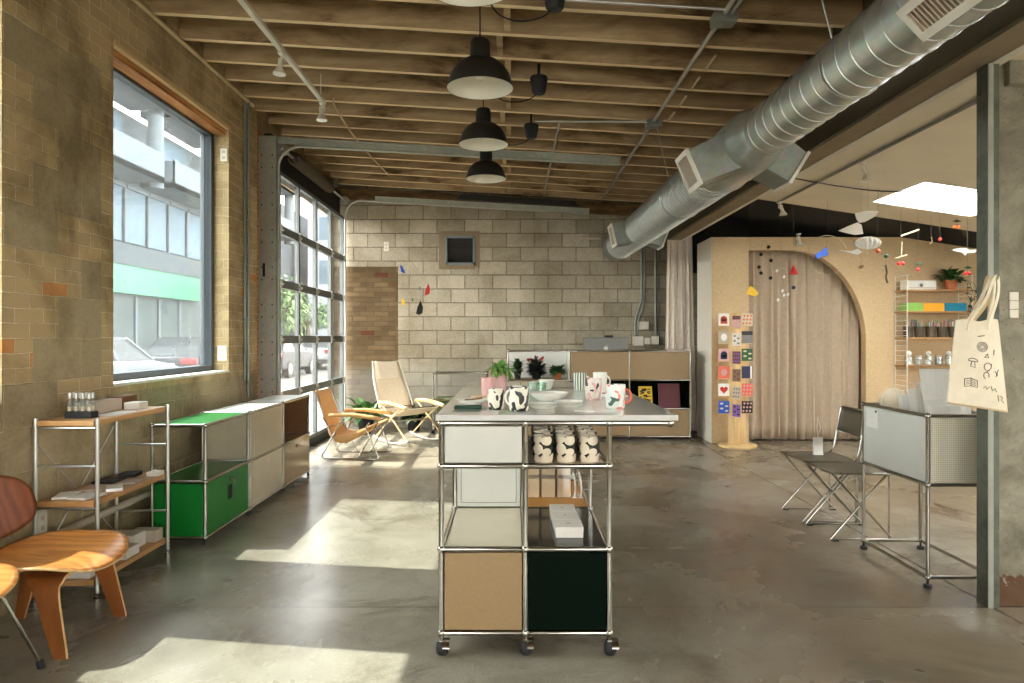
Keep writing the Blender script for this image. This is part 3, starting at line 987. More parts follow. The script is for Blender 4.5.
    tag(g.build('hanging_curtain_rod', M['alu'], origin=(2.28, 9.9, 2.86)), 'short metal rod carrying the narrow grey curtain', 'curtain rod')
    g = G().cyl((2.9, 9.13, 2.565), (4.7, 9.13, 2.565), .012, 8)
    tag(g.build('hanging_curtain_rod', M['alu'], origin=(3.8, 9.13, 2.56)), 'metal rod behind the arch carrying the wide beige curtain', 'curtain rod')


# ------------------------------------------------------------------ outdoors
def build_outdoors():
    g = G().box((-70, -30, -.4), (-2.9, 90, -.14)); structure('street', g, M['asphalt'], 'grey asphalt street outside the left windows', 'street')
    g = G().box((-5.6, -30, -.14), (-2.77, 90, -.06)); structure('pavement', g, M['pavement'], 'pale pavement along the outside of the left wall', 'pavement')
    g = G().box((-15, -30, -.14), (-12.5, 90, -.06)); structure('pavement', g, M['pavement'], 'pale pavement in front of the shop across the street', 'pavement')
    # apartment block over a green-signed shop
    b = thing('apartment_building', 'pale apartment block with white balconies over a shop with a green sign', 'building', (-15, 30, 0))
    g = G().box((-24, 20, -.1), (-15.3, 58, 10.2)); g.build('wall', M['facade'], b)
    G().box((-15.3, 20, 4.15), (-14.9, 58, 4.95)).build('cornice', M['facade_grey'], b)
    s = G().box((-15.3, 24.2, 3.05), (-14.95, 33.6, 4.15)).build('shop_sign', M['sign_green'], b)
    for k in range(5):
        y = 24.6 + k * 1.85
        f = G().box((-15.32, y, .3), (-15.22, y + 1.7, 2.9)).build('shop_window', M['shop_glass'], b)
        G().box((-15.22, y - .06, .0), (-15.16, y + .06, 3.0)).build('frame', M['facade_white'], f)
    wproto = None
    for k in range(6):
        y = 24.0 + k * 1.75
        f = G().box((-15.30, y, 5.1), (-15.2, y + 1.5, 7.2)).build('window', M['facade_glass'], b)
        G().box((-15.2, y - .1, 5.05), (-15.14, y + .02, 7.3)).box((-15.2, y, 7.2), (-15.1, y + 1.6, 7.35)).build('frame', M['facade_white'], f)
    for fl in range(3):
        z = 7.5 + fl * 2.9
        for k in range(4):
            y = 23.2 + k * 5.6
            bal = G().box((-15.3, y, z), (-13.9, y + 4.8, z + .22)).box((-13.96, y, z), (-13.9, y + 4.8, z + 1.15)).box((-15.3, y, z), (-13.9, y + .08, z + 1.1)).build('balcony', M['facade_white'], b)
            G().box((-15.32, y + .5, z + .3), (-15.25, y + 4.2, z + 2.5)).build('glazed_door', M['facade_glass'], bal)
            G().cyl((-14.3, y + 4.9, z - .2), (-14.3, y + 4.9, z + 2.9), .3, 14).build('pillar', M['facade_white'], b, smooth=40)
    # far neighbours beyond the garage door
    b = thing('house', 'low house with a red tiled roof beyond the trees', 'building', (-13, 72, 0))
    G().box((-24, 66, -.1), (-15, 78, 5.2)).build('wall', M['facade_cream'], b)
    G().prism([(-24.6, 5.1), (-14.4, 5.1), (-19.5, 8.4)], 65.5, 78.5).build('roof', M['roof_red'], b)
    f = G()
    for k in range(4):
        G().box((-15.02, 67.2 + 2.7 * k, 1.2), (-14.96, 68.6 + 2.7 * k, 3.0)).build('window', M['facade_glass'], b)
    b = thing('tower_building', 'tall plain cream building far beyond the garage door', 'building', (-12, 52, 0))
    G().box((-14.0, 48, -.1), (-9.6, 58, 11)).build('wall', M['facade_cream'], b)
    for fl in range(3):
        for k in range(2):
            G().box((-13.2 + 1.9 * k, 47.95, 2.0 + 3 * fl), (-12.2 + 1.9 * k, 48.05, 3.6 + 3 * fl)).build('window', M['facade_glass'], b)

    def car(loc, m, label):
        t = thing('parked_car', label, 'car', loc, 'cars parked along the street')
        x, y, z = loc
        g = G()
        prof = [(-2.25, .30), (-2.28, .62), (-2.2, .98), (-1.7, 1.02), (1.0, .98), (2.05, .82), (2.22, .55), (2.2, .28)]
        n = len(prof)
        for w_, dz in ((.80, 0),):
            g.prism([(y + p[0], z + p[1]) for p in prof], x - .88, x + .88, 'yz')
        g.build('body', m, t, smooth=30, bevel=.07)
        g = G()
        lo = [(-1.95, .99), (1.05, .97)]; hi = [(-1.25, 1.46), (.25, 1.46)]
        V = []
        for (yy, zz), wd in ((lo[0], .80), (lo[1], .80), (hi[1], .62), (hi[0], .62)):
            V.append((yy, zz, wd))
        P = [(x - V[0][2], y + V[0][0], z + V[0][1]), (x + V[0][2], y + V[0][0], z + V[0][1]), (x + V[1][2], y + V[1][0], z + V[1][1]), (x - V[1][2], y + V[1][0], z + V[1][1]),
             (x - V[3][2], y + V[3][0], z + V[3][1]), (x + V[3][2], y + V[3][0], z + V[3][1]), (x + V[2][2], y + V[2][0], z + V[2][1]), (x - V[2][2], y + V[2][0], z + V[2][1])]
        g.hexa(P); g.build('glasshouse', M['car_glass'], t, bevel=.03)
        g = G().box((x - .60, y - 1.22, z + 1.44), (x + .60, y + .22, z + 1.49))
        for sx in (-1, 1):
            g.cyl((x + sx * .79, y - 1.93, z + .99), (x + sx * .62, y - 1.25, z + 1.46), .035, 6)
            g.cyl((x + sx * .79, y + 1.04, z + .97), (x + sx * .62, y + .25, z + 1.46), .035, 6)
            g.cyl((x + sx * .80, y - .4, z + .98), (x + sx * .63, y - .45, z + 1.46), .035, 6)
        g.build('roof', m, t)
        for sx in (-1, 1):
            for yy in (-1.38, 1.38):
                wv = G().cyl((x + sx * .68, y + yy, z + .32), (x + sx * .90, y + yy, z + .32), .32, 18).build('wheel', M['rubber'], t, smooth=40)
                G().cyl((x + sx * .88, y + yy, z + .32), (x + sx * .91, y + yy, z + .32), .20, 12).build('hub', M['alu'], wv, smooth=40)
            G().box((x + sx * .42, y - 2.31, z + .76), (x + sx * .86, y - 2.2, z + .93)).build('tail_lamp', M['tail_red'], t, bevel=.02)
        G().box((x - .26, y - 2.31, z + .66), (x + .26, y - 2.27, z + .80)).build('number_plate', M['white_paint'], t)
        G().box((x - .85, y - 2.33, z + .30), (x + .85, y - 2.2, z + .50)).build('bumper', M['rubber'], t, bevel=.02)
    car((-8.7, 14.4, -.14), M['car_white'], 'silver white car parked at the left edge of the big window')
    car((-9.1, 20.6, -.14), M['car_dark'], 'dark car with red tail lamps seen in the big window corner')
    car((-9.0, 27.0, -.14), M['car_dark'], 'dark blue car seen through the lower panes of the garage door')
    car((-8.8, 33.5, -.14), M['car_grey'], 'grey car parked furthest along the street behind the garage door')

    def tree(loc, h, R, label, seed):
        rnd = random.Random(seed)
        t = thing('street_tree', label, 'tree', loc, 'street trees beyond the garage door')
        x, y, z = loc
        g = G().tube([(x, y, z), (x + .1, y, z + h * .3), (x - .05, y + .1, z + h * .6)], lambda u: .16 - .08 * u, 7, 3)
        for k in range(4):
            a = k * 1.7
            g.tube([(x, y, z + h * .45), (x + math.cos(a) * R * .5, y + math.sin(a) * R * .5, z + h * .72)], lambda u: .07 - .04 * u, 5)
        g.build('trunk', M['bark'], t, smooth=50)
        g = G()
        for k in range(9):
            a, e = rnd.uniform(0, 2 * PI), rnd.uniform(-.3, 1)
            c = (x + math.cos(a) * R * .55, y + math.sin(a) * R * .55, z + h * (.62 + .25 * e))
            foliage(g, c, R * .6, 150, .30, .18, rnd, False)
        tag(g.build('foliage', M['tree_leaf'], t), kind='stuff')
    tree((-12.2, 36.0, -.1), 4.4, 1.5, 'bushy green tree left of its neighbour behind the garage door', 2)
    tree((-12.3, 42.0, -.1), 4.6, 1.7, 'bushy green tree right of its neighbour behind the garage door', 5)


# ------------------------------------------------------------------ ceiling services
def louvre_face(g_frame, g_slat, c, d, v, w, h, border=.03):
    """Framed grille with its centre at c, facing d, height along v, width along Y."""
    c, d, v = Vector(c), Vector(d).normalized(), Vector(v).normalized()
    u = Vector((0, 1, 0))

    def bar(g, a0, a1, b0, b1, t0, t1):
        P = []
        for t in (t0, t1):
            for a, b in ((a0, b0), (a1, b0), (a1, b1), (a0, b1)):
                P.append(c + u * a + v * b + d * t)
        g.hexa(P)
    W, H = w / 2, h / 2
    bar(g_frame, -W, W, -H, -H + border, 0, .02); bar(g_frame, -W, W, H - border, H, 0, .02)
    bar(g_frame, -W, -W + border, -H + border, H - border, 0, .02); bar(g_frame, W - border, W, -H + border, H - border, 0, .02)
    n = max(5, int((w - 2 * border) / .022))
    for k in range(n):
        a = -W + border + (w - 2 * border) * (k + .5) / n
        bar(g_slat, a - .004, a + .004, -H + border, H - border, .0, .014)


def build_services():
    t = thing('spiral_duct', 'long round galvanised spiral air duct hung along the right of the timber ceiling', 'air duct', (1.55, 5.5, 2.62))
    # two runs and the tapered joint between them
    ax = lambda y: (1.588 - .0075 * (y - 2), 2.605 + .0062 * (y - 2))

    def run(ya, yb, r, pitch, name, rib=.006):
        prof = []
        n = int((yb - ya) / pitch)
        for k in range(n):
            y = ya + k * pitch
            prof += [(r, y), (r, y + pitch - .010), (r + rib, y + pitch - .008), (r + rib, y + pitch - .003)]
        prof.append((r, yb))
        g = G().lathe([(rr, h) for rr, h in prof], (0, 0, 0), 40, 'y')
        V = []
        for p in g.v:
            cx, cz = ax(p.y)
            sk = (p.x * .12) if pitch > .03 else 0
            V.append(Vector((p.x + cx, p.y + sk, p.z + cz)))
        g.v = V
        g.build(name, M['zinc'], t, smooth=22)
    run(-2.5, 4.35, .150, .125, 'duct_run', .004)
    run(5.15, 9.9, .196, .062, 'duct_run', .006)
    cx, cz = ax(4.7)
    g = G().lathe([(.150, 4.28), (.160, 4.31), (.162, 4.34), (.196, 4.5), (.204, 4.52), (.204, 4.86), (.198, 4.9), (.198, 5.14), (.206, 5.16), (.196, 5.2)], (cx, 0, cz), 40, 'y')
    g.build('reducer', M['zinc'], t, smooth=35)
    cx, cz = ax(9.9)
    g = G().lathe([(.2, 9.86), (.206, 9.88), (.206, 10.2), (.19, 10.24), (.0, 10.24)], (cx, 0, cz), 40, 'y')
    g.build('end_cap', M['zinc_dark'], t, smooth=35)

    def boot(y, gx, gz, w, h, grille=True):
        cx, cz = ax(y)
        d = Vector((gx - cx, 0, gz - cz)); L = d.length; d.normalize()
        v = Vector((-d.z, 0, d.x)) if d.x > 0 else Vector((d.z, 0, -d.x))
        c0 = Vector((cx, y, cz))
        P = []
        for s, k in ((.10, 1.15), (L, 1.0)):
            for a, b in ((-w / 2 * k, -h / 2 * k), (w / 2 * k, -h / 2 * k), (w / 2 * k, h / 2 * k), (-w / 2 * k, h / 2 * k)):
                P.append(c0 + d * s + Vector((0, a, 0)) + v * b)
        b = G().hexa(P).build('duct_outlet', M['zinc_dark'], t, bevel=.004)
        if grille:
            f, s = G(), G()
            louvre_face(f, s, Vector((gx, y, gz)), d, v, w + .02, h + .02, .03)
            f.build('grille_frame', M['white_enamel'], b); s.build('grille_slat', M['box_grey'], b)
    boot(4.66, 1.185, 2.455, .27, .23)
    boot(4.66, 1.85, 2.45, .27, .22)
    boot(8.45, 1.22, 2.57, .27, .25)
    boot(8.45, 1.82, 2.54, .27, .24)
    f, s = G(), G()
    d = Vector((-.72, 0, -.69)).normalized(); v = Vector((-.69, 0, .72)).normalized()
    louvre_face(f, s, Vector((ax(2.3)[0], 2.3, ax(2.3)[1])) + d * .152, d, v, .55, .15, .032)
    f.build('grille_frame', M['white_enamel'], t); s.build('grille_slat', M['box_grey'], t)
    for y in (3.25, 6.4):
        g = G()
        cx, cz = ax(y)
        r = .154 if y < 4.3 else .203
        g.tube([(cx + r * math.cos(a), y, cz + r * math.sin(a)) for a in [PI * 2 * k / 24 for k in range(24)]], .006, 5, closed=True)
        g.cyl((cx - r * .6, y, cz + r * .8), (cx - .25, y, zc(cx - .25) + .02), .004, 6)
        g.build('hanger_strap', M['alu'], t)

    # four dome pendants
    def pendant(loc, cup_label, label, first=None):
        x, y, zr_ = loc
        t = thing('pendant_lamp', label, 'lamp', (x, y, zr_), 'dome pendant lamps in a row')
        out = [(.192, 0), (.192, .006), (.186, .03), (.170, .078), (.142, .122), (.105, .152), (.066, .168)]
        sh = G().lathe(out, (x, y, zr_), 40).build('lamp_shade', M['black'], t, smooth=50)
        G().lathe([(.190, .001), (.183, .03), (.167, .076), (.139, .119), (.103, .149), (.05, .158), (0, .158)], (x, y, zr_), 40).build('inner_shade', M['white_enamel'], t, smooth=50)
        G().lathe([(.060, .164), (.058, .26), (.050, .278), (.03, .285), (0, .285)], (x, y, zr_), 24).build('lamp_cap', M['black'], t, smooth=40)
        b = G().sphere((x, y, zr_ + .075), .032, 12, 8); b.cyl((x, y, zr_ + .1), (x, y, zr_ + .16), .02, 12); b.build('bulb', M['porcelain'], t, smooth=60)
        zt = zc(x)
        g = G().tube([(x, y, zr_ + .28), (x, y, zt - .06)], .0045, 6)
        cupx = x + .43
        g.tube([(x, y, zt - .06), (x + .03, y, zt - .09), (x + .10, y, zt - .21), (x + .22, y, zt - .255), (x + .35, y, zt - .235), (cupx - .015, y, zt - .19)], .0045, 6, 5)
        g.cyl((x, y, zt - .06), (x, y, zt + .01), .003, 6)
        g.build('cord', M['cord'], t, smooth=60)
        G().lathe([(.0, -.135), (.042, -.132), (.052, -.12), (.070, -.015), (.066, 0), (.012, .004), (.012, .10), (0, .10)], (cupx, y, zt - .06), 20).build('ceiling_cup', M['rubber'], t, smooth=40)
    ls = [(-.175, 2.80, 2.76, 'black dome pendant lamp nearest the camera, cut off by the top edge'),
          (-.184, 4.03, 2.78, 'largest fully visible black dome pendant lamp, first of the row of three'),
          (-.222, 5.43, 2.84, 'middle black dome pendant lamp of the row of three'),
          (-.247, 6.65, 2.85, 'smallest and furthest black dome pendant lamp of the row')]
    for x, y, z, lb in ls:
        pendant((x, y, z), None, lb)

    # white track with spotlights
    t = thing('ceiling_track', 'long white lighting track under the joists near the left wall', 'lighting track', (-1.61, 4.5, zc(-1.61)))
    z = 3.345
    g = G().box((-1.63, 1.5, z), (-1.595, 6.0, z + .03)).box((-1.622, 1.5, z - .006), (-1.616, 6.0, z)).box((-1.609, 1.5, z - .006), (-1.603, 6.0, z))
    g.build('track_rail', M['white_enamel'], t)
    g = G()
    for y in (2.4, 4.1, 5.9):
        g.cyl((-1.612, y, z + .03), (-1.612, y, zc(-1.61) + .06), .005, 6)
    g.build('suspension_rod', M['white_enamel'], t)

    def spot(x, y, ztop, dx, label, m):
        t = thing('hanging_spotlight', label, 'spotlight', (x, y, ztop), 'small spotlights')
        g = G().box((x - .016, y - .04, ztop - .018), (x + .016, y + .04, ztop)).cyl((x, y, ztop - .018), (x, y, ztop - .05), .008, 8)
        g.box((x - .024, y - .006, ztop - .075), (x - .018, y + .006, ztop - .035)).box((x - .024, y - .006, ztop - .042), (x + .024, y + .006, ztop - .036)).box((x + .018, y - .006, ztop - .075), (x + .024, y + .006, ztop - .035))
        g.build('bracket', m, t)
        p0 = Vector((x, y, ztop - .05)); p1 = p0 + Vector((dx, -.01, -.055))
        h = G().cyl(p0, p1, .019, 16).cyl(p1, p1 + Vector((dx * .4, 0, -.045)), .020, 16, .046)
        h.build('spot_head', m, t, smooth=40)
        q = p1 + Vector((dx * .4, 0, -.045))
        G().cyl(q, q + Vector((dx * .02, 0, -.006)), .043, 16).build('lens', M['porcelain'], t, smooth=40)
    spot(-1.612, 4.90, z - .006, -.01, 'white spotlight in the middle of the white ceiling track', M['white_enamel'])
    spot(-1.612, 5.94, z - .006, 0, 'white spotlight at the far end of the white ceiling track', M['white_enamel'])
    # right room: conduit and spotlights
    g = G().tube([(3.03, 1.0, zr(3.03) - .02), (3.03, 8.0, zr(3.03) - .02)], .014, 8)
    tag(g.build('ceiling_conduit', M['zinc_dark'], origin=(2.8, 4.5, 2.9)), 'thin grey conduit running front to back along the cream ceiling', 'conduit')
    g = G().tube([(2.46, 6.9, zr(2.46) - .01), (3.0, 6.92, zr(3.0) - .03), (3.67, 6.95, zr(3.67) - .012), (4.27, 6.52, zr(4.27) - .012), (5.0, 6.3, zr(5.0) - .012)], .006, 6, 6)
    tag(g.build('ceiling_cable', M['cord'], origin=(3.5, 6, 2.9)), 'thin dark cable crossing the cream ceiling below the roof light', 'cable')
    spot(3.06, 6.1, zr(3.06) - .03, .02, 'white spotlight nearest on the cream ceiling', M['white_enamel'])
    spot(3.03, 7.9, zr(3.03) - .03, .02, 'white spotlight over the corner of the arch opening', M['white_enamel'])
    spot(3.62, 8.85, zr(3.62) - .16, .01, 'small spotlight against the shaded ceiling above the arch', M['white_enamel'])
    # conduits on the timber ceiling
    t = thing('ceiling_conduit', 'metal conduit with two junction boxes running under the joists left of the duct', 'conduit', (1.29, 5, 3.3))
    zz = lambda x: zc(x) - .02
    g = G().tube([(1.29, 2.0, zz(1.29)), (1.29, 9.9, zz(1.29))], .016, 8)
    g.tube([(1.335, 2.0, zz(1.3)), (1.335, 4.3, zz(1.3))], .012, 8)
    g.tube([(.30, 4.20, zz(.3)), (1.29, 4.20, zz(1.29))], .010, 8)
    g.tube([(.22, 6.58, zz(.22)), (1.29, 6.40, zz(1.29))], .010, 8)
    g.tube([(.45, 6.52, zz(.45)), (.45, 9.9, zz(.45))], .012, 8)
    g.build('conduit_pipe', M['alu'], t, smooth=50)
    for y in (4.30, 6.42):
        G().box((1.23, y - .06, zz(1.3) - .045), (1.37, y + .06, zz(1.3) + .018)).build('junction_box', M['zinc_dark'], t, bevel=.004)
    for k, y in enumerate([4.87, 5.28, 5.69, 6.1]):
        G().cyl((1.42, y, zc(1.42) - .015), (1.42, y + .26, zc(1.42) - .015), .010, 8).build('conduit_stub', M['cable_beige'], t)
    # wires on the left part of the ceiling
    pts = [at(334, 104, 6.3), at(335, 118, 6.55), at(352, 141, 7.4), at(370, 165, 8.3), at(389, 187, 9.3)]
    pts = [Vector((p.x, p.y, zc(p.x) - .012)) for p in pts]
    g = G().tube(pts, .008, 6, 4)
    tag(g.build('ceiling_cable', M['cable_beige'], origin=pts[0]), 'beige cable zigzagging over the joists in front of the garage door', 'cable')
    # corner pipe, wall conduits
    g = G().tube([(-2.44, 1, 3.53), (-2.44, 6.60, 3.53)], .017, 10)
    tag(g.build('wall_pipe', M['cable_beige'], smooth=50, origin=(-2.44, 4, 3.53)), 'pale pipe along the top of the left brick wall', 'pipe')
    for k, (y, r, z0, z1, lb) in enumerate(((6.40, .012, .95, 3.45, 'thin vertical conduit nearer the big window'), (6.48, .014, .80, 3.50, 'thin vertical conduit nearer the garage door post'))):
        g = G().tube([(XW + .018, y, z0), (XW + .018, y, z1), (XW + .03, y, z1 + .05)], r, 8)
        if k == 0:
            g.tube([(XW + .02, y, .98), (XW + .02, y + .1, .9), (XW + .02, y + .16, .7), (XW + .02, y + .1, .45)], .007, 6, 5)
        for z in (1.5, 2.5):
            g.box((XW, y - .025, z), (XW + .034, y + .025, z + .02))
        tag(g.build('wall_conduit', M['zinc_dark'], smooth=50, origin=(XW, y, z0)), lb + ' on the left brick wall', 'conduit')
    g = G().tube([(XW + .03, 2.2, .28), (XW + .03, 5.3, .31)], .022, 10)
    tag(g.build('wall_pipe', M['box_grey'], smooth=50, origin=(XW, 3.6, .28)), 'grey pipe low along the left wall behind the wooden chair and shelf', 'pipe')

    def plate(p, n, label, w=.075, h=.12, name='wall_outlet', kindr=True):
        """White switch or socket plate on a wall: n is the wall normal axis."""
        t = thing(name, label, 'outlet', p)
        x, y, z = p
        if n == 'x':
            G().box((x, y - w / 2, z - h / 2), (x + .012, y + w / 2, z + h / 2)).build('cover_plate', M['plate_white'], t, bevel=.003)
            s = G()
            for dz in (-.025, .025):
                s.box((x + .010, y - .013, z + dz - .012), (x + .0135, y + .013, z + dz + .012))
            s.build('socket', M['box_grey'], t)
        else:
            G().box((x - w / 2, y - .012, z - h / 2), (x + w / 2, y, z + h / 2)).build('cover_plate', M['plate_white'], t, bevel=.003)
            s = G()
            for dz in (-.025, .025):
                s.box((x - .013, y - .0135, z + dz - .012), (x + .013, y - .010, z + dz + .012))
            s.build('socket', M['box_grey'], t)
    plate((XW, 3.65, .38), 'x', 'white outlet plate low on the left wall behind the wooden chair', .08, .15)
    plate((-2.515, 6.08, 1.21), 'y', 'white outlet plate at the foot of the sunlit window reveal', .08, .13)
    plate((-2.50, 6.08, 2.93), 'y', 'small white thermostat box at the top of the sunlit window reveal', .06, .11)
    p = at(386.5, 246.5, YB); plate((p.x, YB, p.z), 'y', 'white switch plate high on the block wall left of the dark window', .075, .14)
    # conduits and boxes right on the back wall
    t = thing('wall_conduit', 'pair of vertical conduits dropping to white boxes on the block wall under the duct', 'conduit', (1.92, YB, 1.3))
    g = G().tube([(1.93, YB - .02, 3.2), (1.93, YB - .02, 2.0), (1.93, YB - .02, 1.9), (1.84, YB - .02, 1.6), (1.84, YB - .02, 1.36)], .018, 8, 4)
    g.tube([(1.97, YB - .02, 3.2), (1.97, YB - .02, 1.95), (1.88, YB - .02, 1.58), (1.88, YB - .02, 1.36)], .014, 8, 4)
    g.tube([(2.14, YB - .02, 3.2), (2.14, YB - .02, 1.36)], .018, 8)
    g.build('conduit_pipe', M['zinc_dark'], t, smooth=50)
    for x0, x1, z0, z1 in ((1.80, 1.95, 1.22, 1.36), (2.07, 2.18, 1.24, 1.36), (1.965, 2.05, 1.24, 1.34), (1.89, 2.03, 1.46, 1.58)):
        G().box((x0, YB - .07, z0), (x1, YB, z1)).build('socket_box', M['plate_white'], t, bevel=.005)
    # dark pipe and ledger at the top of the back wall
    g = G().hexa([(-.80, 10.05, 3.335), (.98, 10.05, 3.225), (.98, 10.14, 3.225), (-.80, 10.14, 3.335), (-.72, 10.05, 3.40), (.9, 10.05, 3.30), (.9, 10.14, 3.30), (-.72, 10.14, 3.40)])
    tag(g.build('hanging_steel_bar', M['dark_pipe'], origin=(0, 10.1, 3.2)), 'flat black steel bar hung across the top of the block wall', 'bar')
    g = G().hexa([(-2.6, 10.38, 3.40), (2.18, 10.38, 3.13), (2.18, 10.45, 3.13), (-2.6, 10.45, 3.40), (-2.6, 10.38, 3.58), (2.18, 10.38, 3.30), (2.18, 10.45, 3.30), (-2.6, 10.45, 3.58)])
    structure('trim_4', g, M['deck'], 'dark timber ledger along the top of the block wall', 'trim')
    g = G().cyl((1.02, 10.25, 2.80), (1.30, 10.25, 2.80), .025, 10)
    g.cyl((1.02, 10.25, 2.8), (1.02, YB, 2.8), .02, 8)
    tag(g.build('wall_pipe', M['box_grey'], smooth=40, origin=(1.1, YB, 2.8)), 'short pale pipe sticking out of the block wall at the duct end', 'pipe')
    # paper strip on the column
    g = G()
    for k in range(3):
        g.box((2.485, 3.494, 1.445 + k * .044), (2.53, 3.50, 1.486 + k * .044))
    tag(g.build('switch_plate', M['plate_white'], bevel=.002, origin=(2.507, 3.497, 1.445)), 'narrow white strip of three switch plates on the concrete column', 'switch')


# ------------------------------------------------------------------ the island counter and what stands on it
IX, IY, IZ = [-.300, .056, .412], [2.97, 3.67, 4.37, 5.07], [.095, .45, .803, .985]


def panel(g, a, b):
    return g.box(a, b)


def caster(t, x, y, z):
    c = G().cyl((x, y, z), (x, y, z - .03), .010, 8)
    c.box((x - .010, y - .016, z - .033), (x + .016, y + .016, z - .027))
    w = G().lathe([(0, -.026), (.020, -.025), (.030, -.016), (.033, 0), (.030, .016), (.020, .025), (0, .026)], (x + .004, y, .033), 20, 'x')
    f = c.build('caster_fork', M['chrome'], t)
    w.build('caster_wheel', M['rubber'], f, smooth=40)
    h = G()
    P = []
    for i in range(9):
        a = PI * (.30 + .62 * i / 8)
        P.append((y + .038 * math.cos(a), .033 + .038 * math.sin(a)))
    h.prism(P + [(y, .042)], x + .008, x + .036, 'yz')
    h.build('caster_hood', M['chrome'], f, smooth=40)


def build_island():
    t = thing('display_counter', 'wheeled chrome tube display counter with a pale grey top in the middle of the shop', 'counter', (.05, 4.0, 0))
    g = G()
    cells = [(i, j, k) for i in range(2) for j in range(3) for k in range(3)]
    frame_cells(g, IX, IY, IZ, cells)
    for y in IY:
        g.cyl((IX[2], y, IZ[3]), (.672, y, IZ[3]), .0115, 10); g.sphere((.672, y, IZ[3]), .018, 10, 6)
    for a, b in zip(IY[:-1], IY[1:]):
        g.cyl((.672, a, IZ[3]), (.672, b, IZ[3]), .0115, 10)
    g.build('frame', M['chrome'], t, smooth=50)
    G().box((-.322, 2.945, .997), (.70, 5.125, 1.022)).build('countertop', M['tabletop'], t, bevel=.003)
    e = .014

    def front(i, k, y, m, name):
        G().box((IX[i] + e, y - .006, IZ[k] + e), (IX[i + 1] - e, y + .006, IZ[k + 1] - e)).build(name, m, t, bevel=.002)

    def shelf(i, j, k, m):
        G().box((IX[i] + e, IY[j] + e, IZ[k] - .006), (IX[i + 1] - e, IY[j + 1] - e, IZ[k] + .006)).build('shelf_panel', m, t)

    def side(i, j, k, m):
        G().box((IX[i] - .006, IY[j] + e, IZ[k] + e), (IX[i] + .006, IY[j + 1] - e, IZ[k + 1] - e)).build('side_panel', m, t)
    front(0, 2, IY[0], M['panel_grey'], 'flap_panel')
    front(0, 0, IY[0], M['panel_beige'], 'front_panel')
    front(1, 0, IY[0], M['panel_darkgreen'], 'front_panel')
    side(1, 0, 2, M['panel_darkgreen'])
    side(0, 0, 2, M['panel_white'])
    shelf(0, 0, 2, M['panel_white']); shelf(1, 0, 2, M['panel_beige_light'])
    shelf(0, 0, 1, M['panel_beige_light']); shelf(1, 0, 1, M['panel_black'])
    shelf(0, 1, 1, M['panel_beige_light']); shelf(1, 1, 1, M['panel_orange'])
    shelf(0, 2, 1, M['panel_beige_light']); shelf(1, 2, 1, M['panel_white'])
    for j in range(3):
        side(0, j, 0, M['panel_beige'] if j == 0 else M['panel_white']); side(2, j, 0, M['panel_darkgreen'] if j == 0 else M['panel_white'])
        for i in range(2):
            shelf(i, j, 0, M['panel_white'])
    front(0, 0, IY[3], M['panel_white'], 'front_panel'); front(1, 0, IY[3], M['panel_white'], 'front_panel')
    # white perforated back panel of the front left bay
    p = G().box((IX[0] + e, IY[1] - .006, IZ[1] + e), (IX[1] - e, IY[1] + .006, IZ[2] - e)).build('perforated_panel', M['panel_grey'], t)
    h = G()
    x0, x1, z0, z1 = IX[0] + .034, IX[1] - .034, IZ[1] + .034, IZ[2] - .03
    n = 30
    for k in range(n):
        f = (k + .5) / n
        for (x, z) in ((x0 + (x1 - x0) * f, z0), (x0, z0 + (z1 - z0) * f), (x1, z0 + (z1 - z0) * f)):
            h.box((x - .0025, IY[1] - .0068, z - .0025), (x + .0025, IY[1] - .0055, z + .0025))
    tag(h.build('perforation', M['rubber'], p), 'dotted line of small holes')
    for x in IX:
        for y in (IY[0], IY[3]):
            caster(t, x, y, IZ[0])


TOP = 1.0222


def mug(loc, r, h, m, label, group, hang=0.0, name='mug', handle=True, hm=None, cat='mug'):
    t = thing(name, label, cat, loc, group)
    x, y, z = loc
    G().lathe([(0, 0), (r * .86, 0), (r * .93, .008), (r, h * .5), (r, h), (r - .004, h), (r - .006, h * .5), (r * .84, .01), (0, .008)], loc, 28).build('cup', m, t, smooth=40)
    if handle:
        c, s = math.cos(hang), math.sin(hang)
        P = []
        for i in range(11):
            a = -PI / 2 + PI * i / 10
            d = r - .004 + .030 * math.cos(a)
            P.append((x + c * d, y + s * d, z + h * .52 + h * .30 * math.sin(a)))
        G().tube(P, .0055, 8).build('handle', hm or M['porcelain'], t, smooth=60)
    return t


def bowl(loc, r, h, label, cat='bowl', m=None, name='bowl'):
    g = G().lathe([(0, 0), (r * .55, 0), (r * .6, .004), (r * .85, h * .5), (r, h), (r - .004, h), (r * .82, h * .55), (r * .55, .008), (0, .007)], loc, 36)
    return tag(g.build(name, m or M['porcelain'], smooth=40, origin=loc), label, cat, 'plates and bowls on the counter')


def T(px, py):
    """Point on the counter top seen at a pixel."""
    Y = (CAM_H - TOP) * FPX / (py - HY)
    return Vector(((px - CX) * Y / FPX, Y, TOP))


